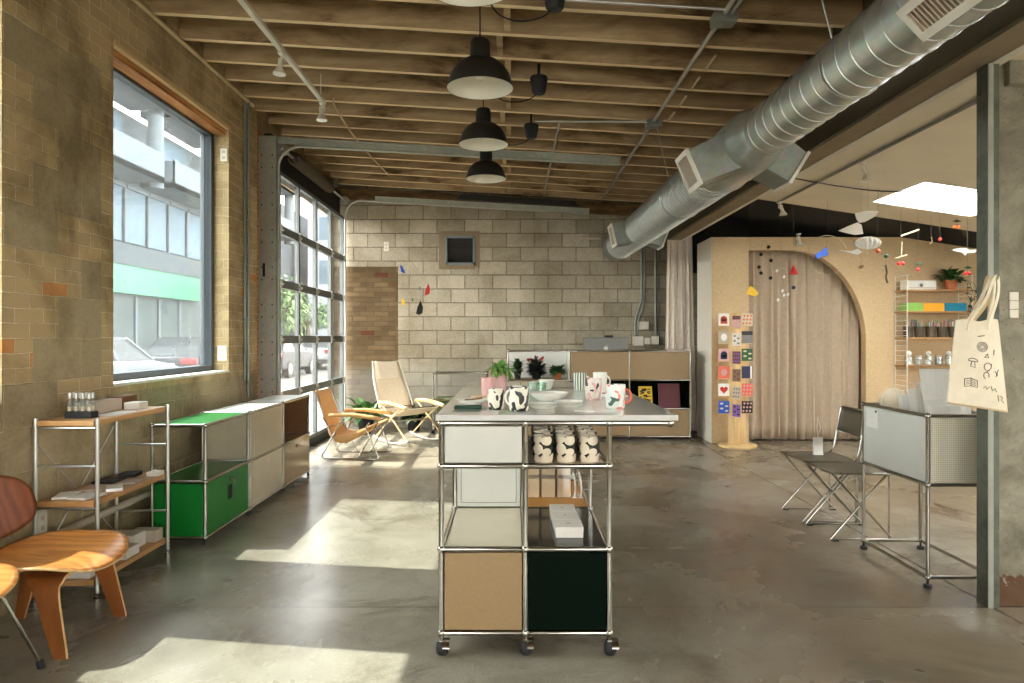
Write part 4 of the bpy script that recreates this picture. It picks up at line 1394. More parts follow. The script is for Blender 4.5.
def build_tabletop():
    G_ = 'mugs and cups on the counter'
    mug(T(496, 409), .037, .092, M['mug_black'], 'small white mug with black brush pattern beside the dark green cloth', G_, 2.2)
    mug(T(519, 410.5), .046, .108, M['mug_black'], 'larger white mug with black brush pattern in front of the bowls', G_, 2.6)
    mug(T(489, 397.5), .041, .107, M['pink'], 'pink ribbed tumbler holding a straw behind the small black patterned mug', G_, 0, 'tumbler', False, None, 'cup')
    p = T(489, 397.5)
    g = G().cyl(p + Vector((.012, 0, .009)), p + Vector((.006, 0, .15)), .003, 8)
    tag(g.build('drinking_straw', M['pink'], origin=p + Vector((.012, 0, .009))), 'pink straw standing in the pink tumbler', 'straw')
    q = T(499.8, 391.5)
    mug(q, .041, .122, M['pink'], 'pink tumbler used as a planter for a small green plant', G_, 0, 'tumbler', False, None, 'cup')
    t = thing('potted_sprig', 'small green leafy plant growing from the pink tumbler on the counter', 'plant', q + Vector((0, 0, .085)))
    g = G(); rnd = random.Random(5)
    foliage(g, q + Vector((.005, 0, .125)), .055, 46, .062, .034, rnd, True, .7, .9)
    for k in range(8):
        a = rnd.uniform(-.6, 1.2)
        leaf(g, q + Vector((.04, 0, .13)), (math.cos(a), math.sin(a) - .4, -.9), (0, 0, 1), .075, .026, .2)
    g.build('foliage', M['leaf_bright'], t, smooth=60)
    g = G()
    for k in range(5):
        a = k * 1.3
        g.cyl(q + Vector((0, 0, .09)), q + Vector((.03 * math.cos(a), .03 * math.sin(a), .16)), .002, 5)
    g.build('stem', M['leaf'], t)
    G().lathe([(0, 0), (.030, 0), (.033, .006), (0, .008)], q + Vector((0, 0, .108)), 16).build('soil', M['soil'], t)
    mug(T(580, 390.5), .041, .108, M['mug_stripe'], 'white mug with dark green vertical stripes at the back of the counter', G_, -.5)
    mug(T(593.5, 399.5), .045, .112, M['mug_pink'], 'white mug with a pink flower pattern between the striped and the coral mugs', G_, 1.9)
    mug(T(600, 392), .042, .118, M['porcelain'], 'plain white mug partly hidden behind the pink flower mug', G_, .4)
    mug(T(615.5, 408), .046, .109, M['mug_coral'], 'white mug with coral leaf pattern and an orange handle at the right of the counter', G_, -.35, 'mug', True, M['coral'])
    bowl(T(549, 400.5), .104, .042, 'wide shallow white bowl in the middle of the counter')
    bowl(T(541, 407.5), .082, .020, 'small white plate in front of the wide bowl, left of its neighbour', 'plate', None, 'plate')
    bowl(T(567, 405.5), .076, .022, 'small white oval plate right of the front plate', 'plate', None, 'plate')
    bowl(T(473, 404.5), .083, .026, 'white dish holding dark cutlery at the left edge of the counter', 'dish', None, 'dish')
    p = T(473, 404.5)
    g = G().tube([p + Vector((-.04, .01, .022)), p + Vector((.0, -.01, .026)), p + Vector((.045, .0, .032))], .004, 6, 3)
    tag(g.build('small_spoon', M['brown'], origin=p + Vector((0, 0, .02))), 'dark wooden spoon lying in the white dish', 'spoon')
    p = T(482, 399.0); g = G().box(p + Vector((-.06, -.05, 0)), p + Vector((.055, .05, .014)))
    tag(g.build('serving_board', M['pale_wood'], bevel=.004, origin=p), 'small pale wooden board behind the white dish', 'board')
    p = T(468, 408.5); g = G().box(p + Vector((-.062, -.028, 0)), p + Vector((.062, .028, .014)))
    tag(g.build('folded_cloth', M['green_dark'], bevel=.004, origin=p), 'folded dark green cloth at the left front of the counter', 'cloth')
    p = T(533, 391.5)
    for dx, dy, lb in ((0, 0, 'pale green glass left of its twin behind the white bowl'), (.055, .015, 'pale green glass right of its twin behind the white bowl')):
        q = p + Vector((dx, dy, 0))
        g = G().lathe([(0, 0), (.024, 0), (.027, .055), (.025, .055), (.022, .004), (0, .004)], q, 18)
        tag(g.build('drinking_glass', M['green_glass'], smooth=40, origin=q), lb, 'glass', 'pale green glasses')
    bowl(T(542, 390.0) + Vector((.03, .06, 0)), .05, .06, 'small deep white bowl at the back of the counter', 'bowl')
    p = T(520, 389); g = G().box(p + Vector((-.07, -.05, 0)), p + Vector((.07, .05, .012)))
    tag(g.build('saucer_tray', M['porcelain'], bevel=.004, origin=p), 'small white tray behind the large black patterned mug', 'tray')
    for px, lb in ((546, 'clear label holder standing in front of the white plates'), (584, 'clear label holder lying near the coral mug')):
        p = T(px, 413.0 if px < 570 else 411.5)
        g = G().hexa([p + Vector(v) for v in ((-.04, 0, 0), (.04, 0, 0), (.04, .002, 0), (-.04, .002, 0), (-.04, .012, .022), (.04, .012, .022), (.04, .014, .022), (-.04, .014, .022))])
        g.hexa([p + Vector(v) for v in ((-.04, -.0, 0), (.04, -.0, 0), (.04, .03, 0), (-.04, .03, 0), (-.04, 0, .002), (.04, 0, .002), (.04, .03, .002), (-.04, .03, .002))])
        tag(g.build('label_holder', M['sleeve'], origin=p), lb, 'label holder')
    p = T(610, 396); g = G().box(p + Vector((-.09, -.06, 0)), p + Vector((.09, .06, .006)))
    tag(g.build('price_card', M['paper'], origin=p), 'flat white card lying behind the coral mug', 'card')

    # the shelf of pebble mugs: three across, four deep
    z = IZ[2] + .0062
    order = ['left', 'middle', 'right']
    rows = ['front row', 'second row', 'third row', 'back row']
    proto = None
    for j in range(4):
        for i in range(3):
            x = .137 + .100 * i + (.004 if j % 2 else 0)
            y = 3.055 + .125 * j
            lb = 'black and white pebble patterned mug, %s of the %s under the countertop' % (order[i], rows[j])
            if proto is None:
                proto = mug((x, y, z), .0455, .112, M['pebble'], lb, 'pebble patterned mugs on the shelf', 1.45, 'mug', True, M['cream_ceramic'])
                proto_l = proto
            else:
                copy_tree(proto, (x, y, z), None, lb)
    # white boxes on the black shelf
    z = IZ[1] + .0062
    for k in range(3):
        y = 3.182 + .148 * k
        x = .256 - .003 * k
        o = (x, y, z)
        g = G().box((x - .061, y - .068, z), (x + .061, y + .068, z + .045))
        b = tag(g.build('gift_box', M['box_white'], bevel=.002, origin=o), ['front white box', 'middle white box', 'rearmost white box'][k] + ' of the row on the glossy black shelf', 'box', 'white boxes on the black shelf')
        l = G().box((x - .0625, y - .0695, z + .026), (x + .0625, y + .0695, z + .047)).build('lid', M['box_white'], b, bevel=.002)
        d = G().lathe([(0, 0), (.010, 0), (.010, .001), (0, .001)], (x, y, z + .047), 12); d.build('seal', M['box_grey'], b)
    # clear boxes with kraft inserts on the mustard shelf
    for j in range(2):
        for i in range(3):
            for k in range(2):
                x = .114 + .088 * i; y = 3.97 + .20 * j; zz = z + .125 * k
                if j == 1 and k == 1:
                    continue
                w = ['left', 'middle', 'right'][i]
                lb = 'clear box with kraft card %s of the %s %s on the mustard shelf' % (w, ['lower', 'upper'][k], ['front row', 'back row'][j])
                t = thing('clear_box', lb, 'box', (x, y, zz), 'clear boxes on the mustard shelf')
                G().box((x - .041, y - .08, zz), (x + .041, y + .08, zz + .122)).build('shell', M['clear'], t)
                G().box((x - .037, y - .075, zz + .002), (x + .037, y + .075, zz + .105)).build('insert', M['kraft'], t)
    for i, x in enumerate((.114, .202)):
        y, zz = 3.97, z + .25
        g = G().box((x - .035, y - .05, zz), (x + .035, y + .05, zz + .03))
        tag(g.build('small_box', M['brown_box'], origin=(x, y, zz)), ['left', 'right'][i] + ' of two flat brown boxes on top of the clear boxes', 'box', 'brown boxes on the clear boxes')
    for i, x in enumerate((.348, .382)):
        g = G()
        P = [(x, 3.90, z + .002), (x + .004, 3.89, z + .05), (x - .002, 3.89, z + .11), (x - .010, 3.90, z + .14), (x - .016, 3.96, z + .12)]
        g.tube([Vector(p) for p in P], .005, 8, 5)
        g.box((x - .015, 3.885, z), (x + .012, 3.97, z + .004))
        tag(g.build('hook_stand', M['porcelain'], smooth=50, origin=(x, 3.92, z)), ['left', 'right'][i] + ' of two curved white wire hooks standing on the mustard shelf', 'hook', 'white wire hooks')


# ------------------------------------------------------------------ cabinets along the left wall
def build_cabinets():
    X0, X1 = -2.335, -1.99
    Zs = [.045, .41, .775]
    e = .012

    def unit(Y0, Y1, name, label):
        t = thing('storage_cabinet', label, 'cabinet', ((X0 + X1) / 2, (Y0 + Y1) / 2, 0), 'chrome framed cabinets along the left wall')
        g = G()
        frame_cells(g, [X0, X1], [Y0, Y1], Zs, [(0, 0, 0), (0, 0, 1)])
        g.build('frame', M['chrome'], t, smooth=50)
        for x in (X0, X1):
            for y in (Y0 + .01, Y1 - .01):
                G().cyl((x, y, 0), (x, y, .036), .011, 10, .009).build('foot', M['rubber'], t)
        return t

    def pan(t, kind, k, m, name):
        z0, z1 = Zs[k] + e, Zs[k + 1] - e
        Y0, Y1 = t['y0'], t['y1']
        b = {'near': ((X0 + e, Y0 - .005, z0), (X1 - e, Y0 + .005, z1)), 'far': ((X0 + e, Y1 - .005, z0), (X1 - e, Y1 + .005, z1)),
             'front': ((X1 - .006, Y0 + e, z0), (X1 + .006, Y1 - e, z1)), 'back': ((X0 - .005, Y0 + e, z0), (X0 + .005, Y1 - e, z1)),
             'floor': ((X0 + e, Y0 + e, Zs[k] - .006), (X1 - e, Y1 - e, Zs[k] + .006)), 'top': ((X0 + e, Y0 + e, Zs[k + 1] - .004), (X1 - e, Y1 - e, Zs[k + 1] + .008))}[kind]
        return G().box(*b).build(name, m, t, bevel=.0015)

    def handle(t, door, lock=True):
        yc = t['y0'] + (t['y1'] - t['y0']) * .52
        z = Zs[1]
        G().box((X1 + .005, yc - .030, z - .195), (X1 + .012, yc + .030, z - .095)).build('handle', M['matte_black'], door, bevel=.004)
        G().cyl((X1 + .004, yc, z - .055), (X1 + .02, yc, z - .055), .014, 14).build('lock', M['chrome'], door, smooth=40)

    spec = [(4.54, 5.28), (5.32, 6.05), (6.09, 6.84)]
    ts = []
    for (y0, y1), lb in zip(spec, ('green cabinet with an open upper bay and a green drop door', 'white topped cabinet with greige upper door and white lower door', 'brown fronted cabinet with an open brown upper bay by the garage door')):
        t = unit(y0, y1, None, lb); t['y0'] = y0; t['y1'] = y1; ts.append(t)
    t = ts[0]
    for k in ('near', 'far', 'back', 'floor'):
        pan(t, k, 0, M['panel_green'], 'side_panel')
    pan(t, 'floor', 1, M['panel_green'], 'shelf_panel'); pan(t, 'top', 1, M['panel_green'], 'top_panel')
    d = pan(t, 'front', 0, M['panel_green'], 'door'); handle(t, d)
    g = G().cyl((X1 + .02, 4.54 + .745 * .52, Zs[1] - .055), (X1 + .035, 4.54 + .745 * .52, Zs[1] - .06), .004, 6)
    g.box((X1 + .033, 4.54 + .745 * .52 - .010, Zs[1] - .095), (X1 + .036, 4.54 + .745 * .52 + .010, Zs[1] - .055))
    tag(g.build('cabinet_key', M['chrome'], origin=(X1 + .02, 4.927, Zs[1] - .06)), 'small metal key in the lock of the green cabinet', 'key')
    t = ts[1]
    for k in (0, 1):
        pan(t, 'near', k, M['panel_greige'], 'side_panel'); pan(t, 'far', k, M['panel_white'], 'side_panel'); pan(t, 'back', k, M['panel_white'], 'back_panel'); pan(t, 'floor', k, M['panel_white'], 'shelf_panel')
    pan(t, 'top', 1, M['panel_white'], 'top_panel'); d = pan(t, 'front', 1, M['panel_greige'], 'door'); d = pan(t, 'front', 0, M['panel_beige_light'], 'door')
    yc = 5.69
    G().box((X1 + .005, yc - .03, Zs[1] - .075), (X1 + .012, yc + .03, Zs[1] - .055)).build('handle', M['box_grey'], d)
    t = ts[2]
    for k in (0, 1):
        pan(t, 'near', k, M['panel_brown'], 'side_panel'); pan(t, 'far', k, M['brown_box'], 'side_panel'); pan(t, 'back', k, M['brown_box'], 'back_panel'); pan(t, 'floor', k, M['panel_brown'], 'shelf_panel')
    pan(t, 'top', 1, M['panel_white'], 'top_panel'); d = pan(t, 'front', 0, M['panel_brown'], 'door')
    yc = 6.46
    G().box((X1 + .005, yc - .03, Zs[1] - .075), (X1 + .012, yc + .03, Zs[1] - .045)).build('handle', M['brown_box'], d)
    for t in ts:
        del t['y0']; del t['y1']


def build_left_shelf():
    t = thing('shelf_unit', 'low aluminium and oak three-tier shelf unit against the left wall', 'shelf unit', (-2.26, 3.92, 0))
    Xa, Xb, Ya, Yb = -2.43, -2.115, 3.57, 4.30
    for x in (Xa, Xb):
        for y in (Ya, Yb):
            p = G().cyl((x, y, .045), (x, y, .935), .011, 12).build('post', M['alu'], t, smooth=40)
            G().cyl((x, y, 0), (x, y, .02), .018, 12).cyl((x, y, .02), (x, y, .05), .007, 8).build('foot', M['chrome'], p, smooth=40)
    for z, nm in ((.895, 'shelf_board'), (.485, 'shelf_board'), (.085, 'shelf_board')):
        G().box((Xa + .012, Ya - .012, z), (Xb - .012, Yb + .012, z + .028)).build(nm, M['shelf_wood'], t, bevel=.002)
    g = G()
    for y in (Ya, Yb):
        for z in (.885, .69, .475, .285, .075):
            g.cyl((Xa, y, z), (Xb, y, z), .006, 8)
    g.build('rung', M['alu'], t, smooth=40)
    g = G().cyl((Xa - .005, Ya, .82), (Xa - .005, Yb, .15), .0035, 6).cyl((Xa - .005, Ya, .15), (Xa - .005, Yb, .82), .0035, 6)
    g.build('cross_brace', M['alu'], t)
    z = .9235
    tr = thing('sample_tray', 'black tray holding small bottles on top of the oak shelf unit', 'tray', (-2.24, 3.70, z))
    G().box((-2.345, 3.665, z), (-2.205, 3.735, z + .034)).build('tray', M['rubber'], tr, bevel=.003)
    n = 0
    for j in range(2):
        for i in range(4):
            x, y = -2.327 + .034 * i, 3.684 + .032 * j
            b = thing('sample_bottle', '%s small capped glass bottle of the %s in the black tray' % (['first', 'second', 'third', 'fourth'][i], ['front row', 'back row'][j]), 'bottle', (x, y, z + .0345), 'small bottles in the black tray')
            G().lathe([(0, 0), (.0125, 0), (.0125, .05), (.006, .056), (.006, .068), (0, .068)], (x, y, z + .0345), 14).build('glass', M['clear_glass'], b, smooth=40)
            G().cyl((x, y, z + .1025), (x, y, z + .132), .0095, 14).build('cap', M['alu'], b, smooth=40)
            G().cyl((x, y, z + .037), (x, y, z + .060), .0105, 12).build('liquid', M['cream_ceramic'], b)

    def slab_(name, c, s, m, label, cat, rz=0.0, group=None, bev=.002):
        g = G().cbox((c[0], c[1], c[2] + s[2] / 2), s, rz)
        return tag(g.build(name, m, bevel=bev, origin=c), label, cat, group)
    slab_('long_box', (-2.33, 3.95, z), (.075, .33, .068), M['box_grey'], 'long pale grey box behind the bottles on the oak shelf', 'box')
    slab_('card_box', (-2.24, 4.17, z), (.09, .10, .04), M['box_white'], 'small white box in front of the brown box on the oak shelf', 'box')
    slab_('card_box', (-2.345, 4.21, z), (.09, .17, .075), M['brown_box'], 'brown box at the far end of the oak shelf top', 'box')
    slab_('leaflet', (-2.20, 3.90, z), (.10, .22, .004), M['paper'], 'white leaflet lying flat on top of the oak shelf', 'leaflet')
    z = .5135
    for k, (x, y, w, h, hh, m, rz, lb) in enumerate((
            (-2.34, 3.68, .10, .15, .010, 'paper', .3, 'white notebook nearest the wall on the middle oak shelf'),
            (-2.22, 3.66, .11, .15, .012, 'box_white', -.2, 'white notebook nearest the front corner of the middle oak shelf'),
            (-2.29, 3.86, .12, .14, .010, 'box_grey', .1, 'grey notebook in the middle of the middle oak shelf'),
            (-2.18, 3.84, .08, .12, .016, 'paper', .5, 'small white packet in the middle of the middle oak shelf'),
            (-2.33, 4.05, .12, .15, .014, 'rubber', 0, 'black folder on the middle oak shelf'),
            (-2.20, 4.03, .09, .12, .008, 'box_grey', .2, 'grey card lying before the black folder on the middle oak shelf'),
            (-2.30, 4.22, .10, .10, .022, 'rubber', .1, 'black tin at the far end of the middle oak shelf'),
            (-2.16, 4.24, .07, .08, .024, 'box_white', 0, 'small white box at the far front corner of the middle oak shelf'))):
        slab_('notebook' if 'notebook' in lb else 'folder' if 'folder' in lb else 'packet', (x, y, z), (w, h, hh), M[m], lb, 'stationery', rz)
    z = .1135
    for x, y, w, h, hh, m, lb in ((-2.26, 3.68, .20, .20, .07, 'box_white', 'row of white packets nearest on the bottom oak shelf'),
                                  (-2.22, 3.95, .16, .14, .055, 'box_white', 'white box in the middle of the bottom oak shelf'),
                                  (-2.28, 4.12, .18, .13, .085, 'box_white', 'taller white box behind the middle box of the bottom oak shelf'),
                                  (-2.22, 4.257, .15, .09, .07, 'box_grey', 'beige box at the far end of the bottom oak shelf')):
        slab_('card_box', (x, y, z), (w, h, hh), M[m], lb, 'box')


# ------------------------------------------------------------------ seats
def strip(g, P, widths, axis, thick, seg=5, edge=0):
    """Bent plywood strip following points P, its width along axis."""
    Q = catmull([Vector(p) for p in P], seg)
    n = len(Q)
    a = Vector(axis).normalized()
    V = []
    for i, q in enumerate(Q):
        d = (Q[min(i + 1, n - 1)] - Q[max(i - 1, 0)]).normalized()
        nn = d.cross(a).normalized()
        f = i / (n - 1) * (len(widths) - 1)
        k = min(int(f), len(widths) - 2)
        w = (widths[k] + (widths[k + 1] - widths[k]) * (f - k)) / 2
        V += [q + a * w + nn * thick / 2, q - a * w + nn * thick / 2, q - a * w - nn * thick / 2, q + a * w - nn * thick / 2]
    F = []
    for i in range(n - 1):
        o = 4 * i
        F += [(o + k, o + (k + 1) % 4, o + 4 + (k + 1) % 4, o + 4 + k) for k in range(4)]
    F += [(3, 2, 1, 0), (4 * n - 4, 4 * n - 3, 4 * n - 2, 4 * n - 1)]
    g.add(V, F)
    if edge:
        for k in range(4 * (n - 1)):
            if k % 2:
                g.mi[len(g.mi) - len(F) + k] = 1


def sheet(fn, nu, nv, thick, name, m, parent):
    g = G().grid(fn, nu, nv)
    return g.build(name, [m, M['ply_edge']], parent, smooth=60, solid=thick, rim=True)


def seat_fn(o, L, W, z, dish=.03, lip=.05, n=2.8):
    def fn(u, v):
        a, b = 2 * u - 1, 2 * v - 1
        # squircle outline
        r = max(abs(a), abs(b))
        if r > 1e-6:
            s = (abs(a / r) ** n + abs(b / r) ** n) ** (-1 / n)
        else:
            s = 1
        a2, b2 = a * s, b * s
        zz = z + dish * (b2 * b2) * .9 - dish * .4 * (1 - a2 * a2) - (lip * max(0, a2 - .35) ** 2 * 1.6) + .012 * max(0, -a2)
        return Vector((o[0] + a2 * L / 2, o[1] + b2 * W / 2 * (1 - .06 * (a2 < 0) * abs(a2)), o[2] + zz))
    return fn


def build_wood_chairs():
    o = (-2.062, 3.16, 0)
    t = thing('lounge_chair', 'low moulded plywood lounge chair with a broad orange brown seat beside the oak shelf unit', 'chair', o)
    sheet(seat_fn(o, .52, .58, .375, .040, .07), 26, 26, .012, 'seat', M['ply'], t)
    x, y, _ = o
    for s in (-1, 1):
        g = G()
        strip(g, [(x + .07, y, .328), (x + .07, y + s * .13, .328), (x + .078, y + s * .185, .308), (x + .10, y + s * .205, .25), (x + .17, y + s * .225, .0)], [.17, .165, .15, .10, .055], (1, 0, 0), .014, 5, 1)
        g.build('leg', [M['ply_dark'], M['ply_edge']], t, smooth=35)
        g = G()
        strip(g, [(x - .22, y, .295), (x - .22, y + s * .10, .295), (x - .225, y + s * .16, .27), (x - .245, y + s * .18, .20), (x - .30, y + s * .20, .0)], [.14, .13, .11, .07, .045], (1, 0, 0), .014, 5, 1)
        g.build('leg', [M['ply_dark'], M['ply_edge']], t, smooth=35)
    g = G()
    strip(g, [(x + .16, y, .342), (x + .0, y, .332), (x - .16, y, .315), (x - .27, y, .34), (x - .31, y, .44), (x - .325, y, .62)], [.10, .09, .10, .10, .10, .12], (0, 1, 0), .016)
    g.build('spine', M['ply'], t, smooth=35)

    def back(u, v):
        a, b = 2 * u - 1, 2 * v - 1
        r = max(abs(a), abs(b)); n = 3.0
        s = (abs(a / r) ** n + abs(b / r) ** n) ** (-1 / n) if r > 1e-6 else 1
        a2, b2 = a * s, b * s
        return Vector((x - .335 + .06 * a2 * a2 - .045 * b2, y + a2 * .265, .565 + b2 * .145 * (1 - .12 * a2 * a2)))
    sheet(back, 24, 16, .011, 'backrest', M['ply_red'], t)
    # neighbour with thin steel legs, mostly outside the picture
    o = (-2.11, 2.52, 0)
    t = thing('metal_leg_chair', 'wooden chair with thin steel rod legs cut off by the left edge of the picture', 'chair', o)
    x, y, _ = o
    sheet(seat_fn(o, .46, .56, .425, .03, .05), 22, 22, .012, 'seat', M['ply'], t)
    for sx, sy in ((1, 1), (1, -1), (-1, 1), (-1, -1)):
        top = Vector((x + sx * .10, y + sy * .20, .392)); bot = Vector((x + sx * .19, y + sy * .335, .012))
        l = G().tube([Vector((x + sx * .10, y, .388)), top, bot], .0075, 8).build('leg', M['chrome'], t, smooth=40)
        G().cyl(bot + Vector((0, 0, -.012)), bot + Vector((-.003 * sx, -.005 * sy, .018)), .0145, 10).build('rubber_foot', M['rubber'], l)
    g = G().tube([(x + .12, y, .385), (x - .12, y, .385), (x - .2, y, .42), (x - .23, y, .65)], .009, 8, 5); g.build('spine_rod', M['chrome'], t, smooth=50)

    def back2(u, v):
        a, b = 2 * u - 1, 2 * v - 1
        r = max(abs(a), abs(b)); n = 3.0
        s = (abs(a / r) ** n + abs(b / r) ** n) ** (-1 / n) if r > 1e-6 else 1
        a2, b2 = a * s, b * s
        return Vector((x - .25 + .06 * a2 * a2 - .04 * b2, y + a2 * .25, .60 + b2 * .12))
    sheet(back2, 20, 14, .011, 'backrest', M['ply_red'], t)


def sling(t, prof, w, m, name, th=.006, neck=None):
    """Cloth sling through (x, z) profile points, width w along local y."""
    P = catmull([Vector((p[0], 0, p[1])) for p in prof], 6)
    n = len(P) - 1

    def fn(u, v):
        q = P[min(int(round(v * n)), n)]
        ww = w if neck is None else w * neck(v)
        s = 2 * u - 1
        return Vector((q.x, s * ww / 2, q.z - .012 * (1 - s * s)))
    g = G().grid(fn, 8, n)
    return g.build(name, m, t, smooth=70, solid=th, local=True)


def build_sling_chairs():
    t = thing('folding_armchair', 'low folding armchair with a tan leather sling and chrome legs by the garage door', 'chair', (0, 0, 0))
    for s in (-1, 1):
        y = s * .275
        g = G().tube([(-.36, y, .50), (-.30, y, .40), (-.13, y, .05), (-.10, y, .018), (-.06, y, .014), (.30, y, .014), (.345, y, .03), (.335, y, .07), (.20, y, .36), (.24, y, .44)], .0105, 8, 4)
        g.build('leg_loop', M['chrome'], t, smooth=60, local=True)
        y2 = s * .250
        g = G().tube([(-.13, y2, .52), (-.17, y2, .40), (-.36, y2, .08), (-.375, y2, .035), (-.34, y2, .015), (.02, y2, .014), (.08, y2, .03), (.11, y2, .07), (.30, y2, .38), (.33, y2, .45)], .0105, 8, 4)
        g.build('leg_loop', M['chrome'], t, smooth=60, local=True)
        g = G()
        g.tube([(-.28, y, .525), (0, y, .535), (.28, y, .505), (.37, y, .495)], lambda u: .020 + .004 * math.sin(PI * u), 10, 4)
        g.build('armrest', M['pale_wood'] if False else M['leather'], t, smooth=60, local=True)
        g = G().tube([(-.46, s * .255, .80), (-.36, s * .255, .52), (-.30, s * .255, .36)], .010, 8)
        g.build('back_tube', M['chrome'], t, smooth=60, local=True)
    g = G()
    for x, z in ((-.30, .38), (.32, .45), (-.07, .20)):
        g.cyl((x, -.265, z), (x, .265, z), .009, 8)
    g.build('cross_bar', M['chrome'], t, smooth=60, local=True)
    sling(t, [(-.47, .82), (-.41, .66), (-.355, .50), (-.30, .37), (-.24, .29), (-.10, .28), (.10, .345), (.26, .415), (.34, .435)], .48, M['leather'], 'leather_sling', .008)
    for s in (-1, 1):
        P = catmull([Vector((p[0], s * .243, p[1])) for p in ((-.33, .44), (-.26, .315), (-.12, .285), (.08, .335), (.25, .41))], 5)
        n = len(P)
        g = G().add([p for p in P] + [p - Vector((0, s * .012, .02 + .07 * math.sin(PI * i / (n - 1)))) for i, p in enumerate(P)], [(i, i + 1, n + i + 1, n + i) for i in range(n - 1)])
        g.build('side_flap', M['leather'], t, smooth=60, solid=.006, local=True)
    t.location = (-1.74, 7.92, 0); t.rotation_euler = (0, 0, math.radians(-5)); t.scale = (.88, .95, .93)

    t = thing('rocking_chair', 'tall canvas sling rocking chair with pale wooden arms in front of the block wall', 'chair', (0, 0, 0))
    for s in (-1, 1):
        y = s * .285
        P = []
        for i in range(13):
            a = -.36 + .80 * i / 12
            P.append((a, y, .016 + .22 * (a - .02) ** 2 * 1.6))
        g = G().tube(P, .011, 8); g.build('rocker', M['porcelain'], t, smooth=60, local=True)
        g = G().tube([(-.30, y, .06), (-.02, y, .27), (.30, y, .47)], .011, 8); g.tube([(.40, y * .97, .07), (.16, y * .97, .25), (-.20, y * .97, .50)], .011, 8)
        g.build('leg', M['pale_wood'], t, smooth=60, local=True)
        g = G().tube([(-.24, y, .50), (.02, y, .515), (.30, y, .485), (.40, y, .47)], lambda u: .022 + .006 * math.sin(PI * u), 10, 4)
        g.build('armrest', M['pale_wood'], t, smooth=60, local=True)
        g = G().tube([(-.52, s * .205, 1.02), (-.42, s * .245, .76), (-.26, s * .255, .44)], .011, 8, 4); g.build('back_pole', M['porcelain'], t, smooth=60, local=True)
    g = G()
    for x, z in ((-.25, .43), (.34, .465), (.02, .275)):
        g.cyl((x, -.28, z), (x, .28, z), .010, 8)
    g.build('cross_bar', M['chrome'], t, smooth=60, local=True)
    sling(t, [(-.525, 1.03), (-.49, .92), (-.43, .77), (-.35, .58), (-.27, .42), (-.18, .35), (0, .35), (.20, .415), (.36, .465)], .47, M['canvas'], 'canvas_sling', .010,
          lambda v: 1 - .10 * math.exp(-((v - .17) / .10) ** 2) - .08 * max(0, .2 - v) / .2)
    sling(t, [(-.505, 1.03), (-.475, .93), (-.42, .80)], .36, M['canvas'], 'head_pad', .018)
    t.location = (-1.35, 9.05, 0); t.rotation_euler = (0, 0, math.radians(-48))

    # two folding chairs of wire mesh on the right
    t = thing('mesh_folding_chair', 'chrome mesh folding chair with its backrest in view and a white tag on its seat', 'chair', (0, 0, 0), 'chrome mesh folding chairs')
    W = .42
    g = G()
    for s in (-1, 1):
        y = s * W / 2
        g.tube([(-.20, y, .445), (.20, y, .012)], .0085, 8)
        g.tube([(-.21, y * .93, .012), (.17, y * .93, .445), (.20, y * .93, .50), (.255, y * .93, .80)], .0085, 8)
        g.tube([(.17, y, .445), (.17, y, .012)], .006, 8)
        g.tube([(-.21, y * .93, .012), (.21, y * .93, .012)], .006, 8)
    g.build('leg_frame', M['chrome'], t, smooth=60, local=True)
    g = G().tube([(-.21, -W / 2, .45), (.19, -W / 2, .445), (.19, W / 2, .445), (-.21, W / 2, .45)], .008, 8, closed=True)
    g.build('seat_rim', M['chrome'], t, smooth=60, local=True)
    G().box((-.205, -W / 2 + .005, .445), (.185, W / 2 - .005, .450)).build('seat', M['mesh_metal'], t, local=True)
    g = G().grid(lambda u, v: Vector((.215 + .045 * v + .012 * math.sin(PI * u), (u - .5) * W * .9, .625 + .185 * v)), 8, 4)
    g.build('backrest', M['mesh_metal'], t, solid=.005, smooth=60, local=True)
    g = G().tube([(.217, -W * .45, .625), (.262, -W * .45, .81), (.262, W * .45, .81), (.217, W * .45, .625)], .007, 8, closed=True)
    g.build('back_rim', M['chrome'], t, smooth=60, local=True)
    for s in (-1, 1):
        for x in (-.18, .19):
            G().box((x - .02, s * W / 2 * .93 - .012, .0), (x + .02, s * W / 2 * .93 + .012, .010)).build('foot_pad', M['rubber'], t, local=True)
    t.location = (2.315, 5.27, 0)
    copy_tree(t, (2.315, 4.825, 0), 0, 'chrome wire mesh folding chair standing nearest behind the white display bin')
    g = G().box((2.30, 5.34, .4515), (2.372, 5.352, .585)).box((2.30, 5.325, .4515), (2.372, 5.367, .456))
    g.tube([(2.336, 5.346, .585), (2.35, 5.33, .66), (2.336, 5.346, .74), (2.33, 5.35, .66), (2.336, 5.346, .585)], .0015, 5)
    tag(g.build('price_tag', M['paper'], origin=(2.336, 5.346, .4515)), 'white tag standing on the seat of the mesh folding chair', 'tag')


